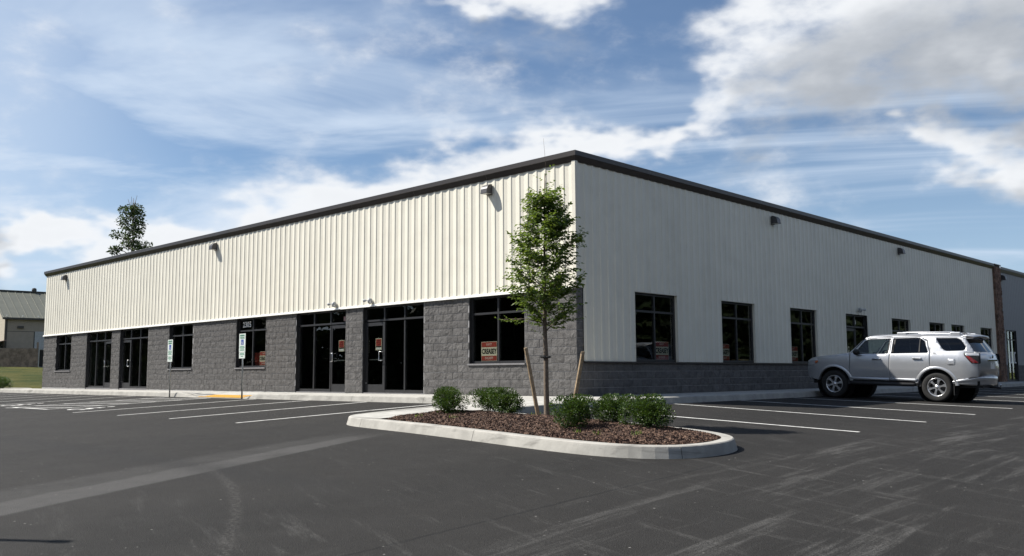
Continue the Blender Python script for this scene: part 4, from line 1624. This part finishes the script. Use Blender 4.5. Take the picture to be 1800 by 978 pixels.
def clump_tree(name, seed, h, spread, n_cl, per, leaf, label, loc, mats, trunk_r=.16, parent_rot=0):
    r = np.random.default_rng(seed)
    t = thing(name, label, 'tree', loc)
    tb = MB(); tb.tube([(0, 0, -.5), (.1, 0, h * .4), (.0, .1, h * .75), (.05, 0, h)], [trunk_r, trunk_r * .7, trunk_r * .4, .02], 8)
    tb.build('trunk', M_BARK, t, smooth=True)
    C, Dd, Sz = [], [], []
    lb = MB()
    for i in range(n_cl):
        f = i / n_cl
        z = h * (.42 + .56 * f) + r.normal(0, .15)
        a = i * 2.4 + r.normal(0, .3)
        rad = spread * (1 - .62 * f) * r.uniform(.35, 1.05)
        c = np.array([math.cos(a) * rad, math.sin(a) * rad, z])
        lb.tube([(0, .05, z - rad * .5), tuple(c * np.array([.5, .5, 1]) - np.array([0, 0, rad * .2])), tuple(c)], [.05, .035, .015], 5)
        cr = r.uniform(.30, .62) * spread * .40
        v = r.normal(0, 1, (per, 3)); v /= np.linalg.norm(v, axis=1, keepdims=True)
        p = c + v * (cr * np.abs(r.normal(.75, .28, (per, 1)))) * np.array([1.15, 1.15, .8])
        C += list(p); Dd += list(v + r.normal(0, .6, (per, 3))); Sz += list(r.uniform(.7, 1.3, per) * leaf)
    for i in range(7):
        a = i * 1.1; z = h * (.93 + .01 * i)
        lb.tube([(0, 0, z - 1.0), (math.cos(a) * .25, math.sin(a) * .25, z - .2), (math.cos(a) * .42, math.sin(a) * .42, z + .35)], [.03, .022, .012], 5)
    lb.build('limb', M_BARK, t, smooth=True, kind='stuff')
    link('foliage', leaf_mesh('foliage', C, Dd, Sz, .6, mats, seed), None, t, kind='stuff')
    return t


M_DLEAF = leaf_mat('dark_leaf', (.040, .066, .030), .6, .3, 2.0, .5, .3)
M_WOODS = leaf_mat('woodland_leaf', (.016, .026, .010), .7, .15, 1.0, .5, .2)
clump_tree('tall_tree', 31, 14.8, 2.0, 44, 95, .22, 'tall dark tree rising behind the roof at the left', (-60.3, 14.5, .6), M_DLEAF)


def woods(name, pts, seed, label):
    """belt of trees across the road, facing the building and mirrored in its panes"""
    r = np.random.default_rng(seed)
    C, Dd, Sz = [], [], []
    for (x, y, h, rad) in pts:
        for q in range(16):
            f = r.uniform(.05, 1)
            a = r.uniform(0, 6.283); rr_ = rad * (1 - .5 * f ** 2) * r.uniform(.2, 1)
            c = np.array([x + math.cos(a) * rr_, y + math.sin(a) * rr_, -2.2 + h * f])
            per = 120
            v = r.normal(0, 1, (per, 3)); v /= np.linalg.norm(v, axis=1, keepdims=True)
            C += list(c + v * rad * .55 * np.abs(r.normal(.8, .2, (per, 1)))); Dd += list(v + r.normal(0, .5, (per, 3))); Sz += list(r.uniform(.9, 1.7, per))
    o = link(name, leaf_mesh('foliage', C, Dd, Sz, .7, M_WOODS, seed), None, kind='stuff')
    tag(o, label, 'woods')
    return o


wr = random.Random(9)
belt = []
for i in range(34):                                              # opposite the sunlit front
    t = i / 33
    x, y = 10 - 205 * t, -56 + 14 * t - 5 * math.sin(t * 9)
    h = 9.0 if -92 < x < -72 else (15 if x > -72 else 13)
    belt.append((x + wr.uniform(-2, 2), y + wr.uniform(-3, 3), h * wr.uniform(.9, 1.15), 5.2))
woods('woods_across_the_road', belt, 41, 'belt of dark trees across the road, mirrored in the sunlit front')
belt = []
for i in range(50):
    t = i / 49
    belt.append((46 + 6 * math.sin(t * 9) + wr.uniform(-2, 2) + 10 * t, -52 + 320 * t + wr.uniform(-3, 3), 16 * wr.uniform(.85, 1.15), 6.6))
woods('woods_beside_the_lot', belt, 42, 'belt of dark trees beside the lot, mirrored in the shaded front')

# unseen lamp post added as a guess at what casts the thin near shadow
px, py = 6.74 - 1.6 * 5.2 / 2.06, -14.08 - 5.2 / 2.06
lp = thing('added_lamp_post', 'slim unseen lamp post added left of the view for its shadow', 'lamp post', (px, py, G(px, py)))
MB().lathe([(.0, .75), (.30, .75), (.30, 0), (.0, 0)], Matrix.Identity(4), 20).build('concrete_base', M_CONC2, lp)
MB().tube([(0, 0, .75), (0, 0, 5.05)], [.06, .035], 10).build('pole', M_BRONZE, lp, smooth=True)
MB().lathe([(0, .15), (.05, .13), (.055, .0), (.03, -.02)], Matrix.Translation((0, 0, 5.07)), 12).build('lamp_head', M_BRONZE, lp)

# ------------------------------------------------------------------ silver sport utility car
def paint_material():
    mt = bpy.data.materials.new('silver_paint'); mt.use_nodes = True
    q = N(mt.node_tree); b = mt.node_tree.nodes['Principled BSDF']
    fl = q.noise(q.pos(), 900, 2, .6)
    q.put(b.inputs['Base Color'], q.mix(q.step(fl, .35, .65), (.40, .41, .43), (.53, .54, .56)))
    b.inputs['Metallic'].default_value = .55; b.inputs['Roughness'].default_value = .34
    b.inputs['Coat Weight'].default_value = .7; b.inputs['Coat Roughness'].default_value = .05
    return mt


M_PAINTC = paint_material()
M_CGLASS = glass_mat('car_glass', (.62, .68, .64), .9)
M_CPRIV = glass_mat('car_privacy_glass', (.10, .10, .12), .9)
M_PLAST = mat('black_plastic', (.018, .018, .019), .6, vary=.1)
M_TYRE = mat('tyre_rubber', (.020, .0195, .019), .85, vary=.2, vscale=20)
M_ALLOY = mat('alloy', (.66, .66, .67), .28, metal=.85, vary=.05)
M_CHROME = mat('chrome', (.80, .80, .80), .08, metal=1.0, vary=.02)
M_TRIMG = mat('grey_cladding', (.30, .31, .32), .45, metal=.3, vary=.04)
M_SEAT = mat('seat_fabric', (.10, .10, .105), .9)
M_TAILR = mat('tail_red', (.20, .010, .010), .12, vary=.05, coat=.6)
M_TAILC = mat('tail_clear', (.55, .56, .58), .10, metal=.4, vary=.1, coat=.6)
M_UNDER = mat('underbody', (.012, .012, .012), .9)

CW = .945
_z = [.30, .50, .62, .82, 1.04, 1.16, 1.24, 1.30, 1.50, 1.66, 1.72, 1.765]
_w = [.885, .915, .930, .950, .955, .945, .925, .895, .825, .760, .725, .655]


def tail(u):
    return u if u < 4.2 else 4.2 + (u - 4.2) * .86


def side_w(u, z):
    w_ = float(np.interp(z, _z, _w))
    if u < .8: w_ -= .25 * ((.8 - u) / .8) ** 2.8
    if u > 4.25: w_ -= .13 * ((u - 4.25) / .58) ** 2.2
    return w_


class Side:
    """sheet cut from a side-view outline (u along the car from the nose, z up) and bent to the body side"""
    def __init__(s, outline, holes=(), off=0.0, step=.07):
        bm = bmesh.new()
        edges = []
        for lp in [outline] + list(holes):
            vs_ = [bm.verts.new((p[0], 0, p[1])) for p in lp]
            for a, b in zip(vs_, vs_[1:] + vs_[:1]): edges.append(bm.edges.new((a, b)))
        bmesh.ops.triangle_fill(bm, use_beauty=True, use_dissolve=False, edges=edges, normal=(0, -1, 0))
        us = [p[0] for p in outline]; zs = [p[1] for p in outline]
        for axis, lo, hi in (((1, 0, 0), min(us), max(us)), ((0, 0, 1), min(zs), max(zs))):
            c = math.ceil(lo / step) * step
            while c < hi - .01:
                geom = bm.verts[:] + bm.edges[:] + bm.faces[:]
                bmesh.ops.bisect_plane(bm, geom=geom, plane_co=Vector(axis) * c, plane_no=axis)
                c += step
        bmesh.ops.remove_doubles(bm, verts=bm.verts, dist=.0004)
        s.bm, s.off = bm, off

    def build(s, name, material, parent, sd, thick=.012):
        bm = s.bm.copy()
        for v in bm.verts:
            v.co.y = sd * (side_w(v.co.x, v.co.z) + s.off)
            v.co.x = tail(v.co.x)
        bmesh.ops.recalc_face_normals(bm, faces=bm.faces)
        me = bpy.data.meshes.new(name); bm.to_mesh(me); bm.free()
        for p in me.polygons: p.use_smooth = True
        o = link(name, me, material, parent)
        if thick:
            md = o.modifiers.new('solid', 'SOLIDIFY'); md.thickness = thick; md.offset = 0
        return o


def rnd(pts, r=.04, n=3):
    """round the corners of a closed polygon"""
    out = []
    m_ = len(pts)
    for i in range(m_):
        p0, p1, p2 = Vector(pts[i - 1]), Vector(pts[i]), Vector(pts[(i + 1) % m_])
        a, b = (p0 - p1), (p2 - p1)
        rr_ = min(r, a.length * .45, b.length * .45)
        A, B = p1 + a.normalized() * rr_, p1 + b.normalized() * rr_
        for q in range(n + 1):
            t = q / n
            out.append(tuple((1 - t) ** 2 * A + 2 * t * (1 - t) * p1 + t * t * B))
    return out


WF, WR, RT = .905, 3.695, .390                      # wheel centres, tyre radius
RA = .475                                           # wheel arch opening


def arch(c, a0, a1, r=RA, n=14, zc=.40):
    return [(c + r * math.cos(R(a0 + (a1 - a0) * i / n)), zc + r * math.sin(R(a0 + (a1 - a0) * i / n))) for i in range(n + 1)]


car = thing('parked_suv', 'silver sport utility car parked nose in to the shaded front', 'car', (1.845, 9.02, 0))
slope = math.atan2(G(1.86 + WR, 8.9) - G(1.86 + WF, 8.9), WR - WF)
car.rotation_euler = (0, -slope, 0)
car.location.z = G(1.845 + WF, 8.9) - slope * WF
car.scale = (1.0, 1.0, 1.0)

a_f = math.degrees(math.asin((.53 - .40) / RA))
front_w = rnd([(1.48, 1.245), (1.745, 1.600), (1.86, 1.655), (2.472, 1.680), (2.440, 1.262)], .03)
rear_w = rnd([(2.515, 1.265), (2.535, 1.685), (3.235, 1.698), (3.37, 1.61), (3.49, 1.300)], .03)
quar_w = rnd([(3.64, 1.692), (4.20, 1.690), (4.33, 1.61), (4.46, 1.44), (4.41, 1.365), (3.94, 1.345), (3.84, 1.40)], .05)
fender = [(.055, .60), (.03, .82), (.07, 1.03), (.18, 1.095), (.60, 1.155), (1.05, 1.205), (1.36, 1.235), (1.355, .53)] + arch(WF, a_f, 180 - a_f + 4) + [(.30, .52)]
fdoor = [(1.361, .535), (1.366, 1.238), (1.46, 1.30), (1.72, 1.625), (1.84, 1.672), (2.50, 1.698), (2.478, 1.25), (2.462, .535)]
rdoor = [(2.468, .535), (2.484, 1.25), (2.507, 1.698), (3.26, 1.712), (3.42, 1.62), (3.545, 1.27), (3.545, .90)] + [p for p in arch(WR, 95, 180 - a_f, .505) if p[0] < 3.54]
quarter = [(3.552, .905), (3.552, 1.27), (3.43, 1.625), (3.27, 1.715), (4.30, 1.705), (4.42, 1.66), (4.56, 1.50), (4.70, 1.30), (4.80, 1.10), (4.805, .80), (4.80, .70), (4.40, .60)] + [p for p in arch(WR, 28, 106)]
crail = [(1.368, 1.242), (1.42, 1.30), (1.70, 1.640), (1.83, 1.682), (2.5, 1.708), (3.26, 1.722), (4.30, 1.712), (4.43, 1.668), (4.44, 1.70), (4.30, 1.752), (3.3, 1.765), (2.5, 1.755), (1.90, 1.722), (1.76, 1.69), (1.40, 1.325), (1.33, 1.245)]
bmpr = [(4.40, .595), (4.80, .692), (4.86, .70), (4.90, .66), (4.90, .54), (4.84, .47), (4.22, .47)]
rock = [(1.37, .53), (2.9, .53), (3.22, .53), (3.22, .455), (1.40, .455)]
for sd in (-1, 1):
    Side(fender).build('front_fender', M_PAINTC, car, sd)
    fd = Side(fdoor, [front_w]).build('front_door', M_PAINTC, car, sd)
    rd = Side(rdoor, [rear_w]).build('rear_door', M_PAINTC, car, sd)
    qp = Side(quarter, [quar_w]).build('quarter_panel', M_PAINTC, car, sd)
    Side(crail, off=.002).build('roof_side', M_PAINTC, car, sd)
    Side(front_w, off=-.014).build('side_window', M_CGLASS, fd, sd, 0)
    Side(rear_w, off=-.014).build('side_window', M_CPRIV, rd, sd, 0)
    Side(quar_w, off=-.010).build('side_window', M_CPRIV, qp, sd, 0)
    Side([(3.235, 1.30), (3.27, 1.30), (3.27, 1.69), (3.235, 1.69)], off=-.004).build('window_divider', M_PLAST, rd, sd)
    Side([(2.40, 1.262), (2.575, 1.268), (2.60, 1.685), (2.43, 1.678)], off=-.020).build('door_pillar', M_PLAST, car, sd)
    for dr, p in ((fd, (2.14, 1.10)), (rd, (3.22, 1.13))):
        hp = [(p[0] - .12, p[1]), (p[0] - .11, p[1] + .03), (p[0] + .11, p[1] + .036), (p[0] + .12, p[1] + .006)]
        Side([(p[0] - .125, p[1] - .025), (p[0] - .12, p[1] + .03), (p[0] + .12, p[1] + .034), (p[0] + .125, p[1] - .018)], off=.004).build('handle_cup', M_PAINTC, dr, sd)
        Side(rnd(hp, .012), off=.032, step=.05).build('door_handle', M_PAINTC, dr, sd, .02)
    Side([(1.362, .535), (2.462, .535), (2.462, .60), (1.362, .60)], off=.018).build('door_cladding', M_PAINTC, fd, sd, .03)
    Side([(2.468, .535), (3.20, .535), (3.22, .60), (2.468, .60)], off=.018).build('door_cladding', M_PAINTC, rd, sd, .03)
    # arch flares
    for c, a0, a1, nm in ((WF, 12, 168, 'front'), (WR, 6, 170, 'rear')):
        ro = .555
        o1 = [(c + ro * math.cos(R(a0 + (a1 - a0) * i / 18)) * (1.02), .40 + ro * math.sin(R(a0 + (a1 - a0) * i / 18)) * .985) for i in range(19)]
        i1 = [(c + RA * math.cos(R(a0 + (a1 - a0) * i / 18)), .40 + RA * math.sin(R(a0 + (a1 - a0) * i / 18))) for i in range(19)]
        mb = MB(); rows = []
        for (ou, oz), (iu, iz) in zip(o1, i1):
            wo, wi = side_w(ou, oz), side_w(min(max(iu, .5), 4.3), max(iz, .55))
            rows.append([(ou, sd * (wo + .003), oz), (ou * .75 + iu * .25, sd * (max(wo, wi) + .014), oz * .75 + iz * .25), (ou * .2 + iu * .8, sd * (max(wo, wi) + .022), oz * .2 + iz * .8),
                         (iu, sd * (max(wo, wi) + .018), iz), (iu, sd * (max(wo, wi) - .10), iz)])
        mb.grid(lambda a, b: rows[a][b], list(range(19)), list(range(5)))
        mb.build('wheel_arch', M_PAINTC, car, smooth=True)
    # step bar under the doors
    st_ = MB(); st_.tube([(1.36, sd * .80, .48), (1.45, sd * .93, .44), (3.10, sd * .93, .44), (3.2, sd * .80, .48)], .052, 10)
    st_.build('side_step', M_PLAST, car, smooth=True)
    MB().box(1.3, 3.3, sd * .86 - .05, sd * .86 + .05, .40, .54).build('rocker', M_PLAST, car)
    # mirror
    mr = MB(); Mx = Matrix.Translation((1.60, sd * 1.03, 1.30)) @ Matrix.Diagonal((.085, .125, .088, 1))
    bmq = bmesh.new(); bmesh.ops.create_icosphere(bmq, subdivisions=3, radius=1.0, matrix=Mx)
    me = bpy.data.meshes.new('mirror'); bmq.to_mesh(me); bmq.free()
    for p in me.polygons: p.use_smooth = True
    mo = link('mirror', me, M_PLAST, car)
    MB().tube([(1.56, sd * .90, 1.265), (1.59, sd * .96, 1.27), (1.60, sd * 1.0, 1.28)], [.035, .03, .03], 8).build('mirror_arm', M_PLAST, mo, smooth=True)
    # lamps
    Side(rnd([(.06, 1.01), (.18, 1.075), (.42, 1.10), (.44, 1.01), (.30, .92), (.08, .90)], .03), off=.006, step=.05).build('headlight', M_TAILC, car, sd)
    Side(rnd([(.33, 1.02), (.43, 1.06), (.44, 1.0), (.36, .96)], .015), off=.016, step=.05).build('side_marker', mat('amber_lens', (.55, .16, .06), .2), car, sd)
    tl = Side(rnd([(4.40, 1.315), (4.83, 1.30), (4.85, 1.03), (4.62, 1.03), (4.42, 1.24)], .03), off=.012, step=.05).build('tail_light', M_PLAST, car, sd)
    Side(rnd([(4.43, 1.305), (4.81, 1.29), (4.81, 1.215), (4.47, 1.235)], .02), off=.020, step=.05).build('clear_lens', M_TAILC, tl, sd)
    Side(rnd([(4.47, 1.225), (4.56, 1.220), (4.78, 1.075), (4.80, 1.045), (4.64, 1.05)], .02), off=.020, step=.05).build('red_lens', M_TAILR, tl, sd)
    # roof rack
    rk = MB(); rk.tube([(2.60, sd * .63, 1.785), (2.75, sd * .62, 1.845), (4.05, sd * .62, 1.85), (4.25, sd * .63, 1.79)], [.022, .020, .020, .022], 8)
    rro = rk.build('roof_rack', M_ALLOY, car, smooth=True)
    for u in (2.72, 4.10): MB().box(u - .13, u + .13, sd * .63 - .028, sd * .63 + .028, 1.745, 1.855).build('rack_foot', M_PAINTC, rro, bevel=.02)
    # interior
    for u in (2.05, 3.0):
        sx = MB(); y0 = sd * .38
        sx.box(u - .25, u + .22, y0 - .24, y0 + .24, .62, .92); sx.grid(lambda a, b: (u + .16 + b * .14, y0 - .22 + a * .44, .86 + b * .52), [0, 1], [0, 1]); sx.box(u + .16, u + .30, y0 - .23, y0 + .23, .88, 1.36)
        so = sx.build('seat', M_SEAT, car, bevel=.04)
        MB().box(u + .22, u + .32, y0 - .13, y0 + .13, 1.38, 1.56).build('headrest', M_SEAT, so, bevel=.03)
# fuel door outline and small badge on the near side
Side(rnd([(3.98, .98), (4.18, .98), (4.18, 1.15), (3.98, 1.15)], .05, 4), off=.0075, step=.06).build('fuel_door', M_PAINTC, car, -1, .004)
tb = text_mesh('SR5', .05, .002, 1.1)
tb.materials.clear(); tb.transform(Matrix.Translation((3.66, -side_w(3.66, 1.26) - .014, 1.285)) @ FACE_S)
link('badge', tb, M_TRIMG, car)

# top: hood, windscreen, roof, tailgate, bumpers
def cross(rows, name, material, parent=car, n=12, smooth=True, thick=.012):
    """rows: (u, z, half width, crown in z, bow in u)"""
    mb = MB()
    def fn(a, b):
        u, z, hw, cr, bw_ = rows[b]
        t = -1 + 2 * a / n
        f = 1 - abs(t) ** 2.4
        return (tail(u) + bw_ * f, hw * t, z + cr * f)
    mb.grid(fn, list(range(n + 1)), list(range(len(rows))))
    o = mb.build(name, material, parent, smooth=smooth)
    if thick:
        md = o.modifiers.new('solid', 'SOLIDIFY'); md.thickness = thick; md.offset = 0
    return o


SWw = lambda u, z: side_w(u, z) + .004
cross([(.05, 1.025, SWw(.06, 1.02), .05, -.06), (.18, 1.097, SWw(.18, 1.09), .065, -.05), (.60, 1.157, SWw(.6, 1.15), .07, 0), (1.05, 1.207, SWw(1.05, 1.2), .068, 0), (1.33, 1.238, SWw(1.33, 1.235), .06, -.06)], 'hood', M_PAINTC)
cross([(1.33, 1.25, .88, .04, -.10), (1.42, 1.31, .875, .045, -.10), (1.60, 1.52, .80, .055, -.08), (1.77, 1.695, .735, .065, -.05)], 'windscreen', M_CGLASS, thick=0)
cross([(1.75, 1.695, .735, .06, -.05), (1.92, 1.728, .72, .07, 0), (2.5, 1.758, .705, .06, 0), (3.3, 1.768, .70, .055, 0), (4.0, 1.758, .70, .05, 0), (4.32, 1.748, .69, .05, .02)], 'roof', M_PAINTC)
sp = cross([(4.26, 1.752, .69, .062, .02), (4.46, 1.742, .68, .055, .05), (4.60, 1.722, .66, .045, .07), (4.60, 1.695, .66, .040, .07), (4.40, 1.685, .67, .02, .04)], 'spoiler', M_PAINTC)
cross([(4.43, 1.675, .70, .0, .07), (4.54, 1.52, .765, .0, .08), (4.68, 1.325, .83, .0, .09)], 'rear_window', M_CPRIV, thick=0)
tg = cross([(4.675, 1.33, .835, .0, .09), (4.75, 1.24, .845, 0, .09), (4.79, 1.05, .835, 0, .09), (4.80, .90, .83, 0, .08), (4.775, .70, .83, 0, .07)], 'tailgate', M_PAINTC)
BP = [(4.10, .926), (4.28, .924), (4.45, .905), (4.58, .86), (4.67, .78), (4.72, .66), (4.755, .46), (4.775, .22), (4.78, 0)]
BP = [(u, -y) for u, y in BP] + [(u, y) for u, y in BP[::-1][1:]]
mb = MB(); rows = []
for q_, (u, y) in enumerate(BP):
    a_, b_ = BP[max(q_ - 1, 0)], BP[min(q_ + 1, len(BP) - 1)]
    L_ = math.dist(a_, b_); nx_, ny_ = (b_[1] - a_[1]) / L_, -(b_[0] - a_[0]) / L_
    zt = float(np.interp(u, [4.1, 4.45, 4.62], [.565, .672, .705])); zb = float(np.interp(u, [4.1, 4.3, 4.6], [.50, .475, .46]))
    rows.append([(u + nx_ * o_, y + ny_ * o_, zb + (zt - zb) * f_) for o_, f_ in ((-.07, 1.01), (-.005, 1.0), (.016, .93), (.020, .6), (.006, .52), (.008, .2), (-.004, .03), (-.06, .0))])
mb.grid(lambda a, b: rows[a][b], list(range(len(rows))), list(range(8)))
mb.build('rear_bumper', M_PAINTC, car, smooth=True)
MB().box(4.45, 4.74, -.62, .62, .40, .475).build('bumper_valance', M_PLAST, car)
cross([(.05, 1.03, .66, .03, -.06), (.02, .86, .66, 0, -.08), (.02, .70, .66, 0, -.08), (.06, .56, .66, 0, -.06), (.20, .46, .66, 0, 0)], 'front_bumper', M_PAINTC)
MB().box(-.09, -.05, -.42, .42, .70, .92).build('grille', M_PLAST, car)
MB().box(4.783, 4.815, -.38, .38, 1.10, 1.15).build('tailgate_garnish', M_CHROME, tg, bevel=.01)
MB().lathe([(.0, .012), (.05, .012), (.06, 0)], Matrix.Translation((4.80, 0, 1.215)) @ Matrix.Rotation(R(90), 4, 'Y') @ Matrix.Diagonal((.75, 1, 1, 1)), 18).build('emblem', M_CHROME, tg)
MB().box(4.791, 4.803, -.16, .16, .90, 1.06).build('licence_plate', M_VINYL, tg)
MB().tube([(4.55, .05, 1.42), (4.66, .02, 1.34)], .010, 6).build('wiper', M_PLAST, tg)
MB().tube([(4.5, 0, .42), (4.86, 0, .42), (4.99, 0, .40)], [.035, .035, .02], 8).build('tow_bar', M_PLAST, car)
MB().lathe([(0, .10), (.018, .095), (.025, .075), (.018, .055), (.011, .05), (.011, 0)], Matrix.Translation((4.98, 0, .405)), 12).build('tow_ball', M_CHROME, car, smooth=True)
MB().tube([(4.05, .0, 1.80), (4.16, 0, 1.845), (4.20, 0, 1.80)], [.03, .012, .03], 8).build('antenna_fin', M_PLAST, car, smooth=True)
# inner dark tub: floor, firewall, luggage bay, wheel housings
mb = MB(); mb.box(.25, 4.70, -.80, .80, .40, .58); mb.box(1.30, 1.36, -.80, .80, .58, 1.20); mb.box(.35, 1.30, -.55, .55, .58, 1.0)
mb.box(4.50, 4.64, -.70, .70, .58, 1.0); mb.box(3.3, 4.60, -.78, -.70, .58, 1.15); mb.box(3.3, 4.60, .70, .78, .58, 1.15)
mb.build('underbody', M_UNDER, car, kind='stuff')
MB().box(1.40, 1.78, -.78, .78, .95, 1.225).build('dashboard', M_PLAST, car, bevel=.05)
MB().lathe([(.185, -.012), (.20, .0), (.185, .012), (.17, 0), (.185, -.012)], Matrix.Translation((1.92, -.38, 1.13)) @ Matrix.Rotation(R(66), 4, 'Y'), 24).build('steering_wheel', M_PLAST, car, smooth=True)


def wheel(u, sd, nm):
    Mx = Matrix.Translation((u, sd * .80, RT + .004)) @ Matrix.Rotation(R(90 if sd < 0 else -90), 4, 'X')   # local z points outwards
    t = MB().lathe([(.235, -.13), (.33, -.135), (.372, -.12), (.388, -.09), (RT, -.03), (RT, .06), (.386, .098), (.366, .126), (.330, .136), (.262, .128), (.240, .118), (.236, .09)], Mx, 40)
    ty = t.build('wheel', M_TYRE, car, smooth=True)
    rim = MB().lathe([(.238, .075), (.248, .118), (.240, .124), (.226, .118), (.216, .09), (.205, .02), (.205, -.10)], Mx, 40)
    ro = rim.build('rim', M_ALLOY, ty, smooth=True)
    MB().lathe([(0, .03), (.150, .03), (.155, .0), (.205, -.02)], Mx, 28).build('brake_disc', mat('brake_dark', (.05, .05, .05), .5, metal=.5), ty)
    sp_ = MB()
    for i in range(6):
        An = Mx @ Matrix.Rotation(R(60 * i + 15), 4, 'Z')
        P = [(.05, -.026, .104), (.05, .026, .104), (.13, .020, .108), (.222, .046, .108), (.222, -.046, .108), (.13, -.020, .108)]
        Q = [(x, y, z - .03) for x, y, z in P]
        i0 = len(sp_.v); sp_.v += [tuple(An @ Vector(p)) for p in P + Q]
        sp_.f.append(tuple(i0 + j for j in range(6)))
        for j in range(6): sp_.f.append((i0 + j, i0 + (j + 1) % 6, i0 + 6 + (j + 1) % 6, i0 + 6 + j))
    sp_.build('spokes', M_ALLOY, ty)
    MB().lathe([(.0, .112), (.030, .112), (.036, .104), (.062, .102), (.072, .085), (.072, .05)], Mx, 24).build('hub_cap', M_ALLOY, ty, smooth=True)
    # dark liner of the wheel arch
    Lx = Matrix.Translation((u, 0, .40)) @ Matrix.Rotation(R(90 if sd < 0 else -90), 4, 'X')
    MB().lathe([(RA + .012, .62), (RA + .012, .93)], Lx, 30).build('arch_liner', M_UNDER, car)
    MB().lathe([(0, .63), (RA + .012, .62)], Lx, 30).build('arch_liner', M_UNDER, car)
    return ty


for u, nm in ((WF, 'front'), (WR, 'rear')):
    for sd in (-1, 1): wheel(u, sd, nm)
for sd in (-1, 1):
    MB().box(WR + .43, WR + .45, sd * .82 - .13, sd * .82 + .13, .20, .50).build('mud_flap', M_PLAST, car)
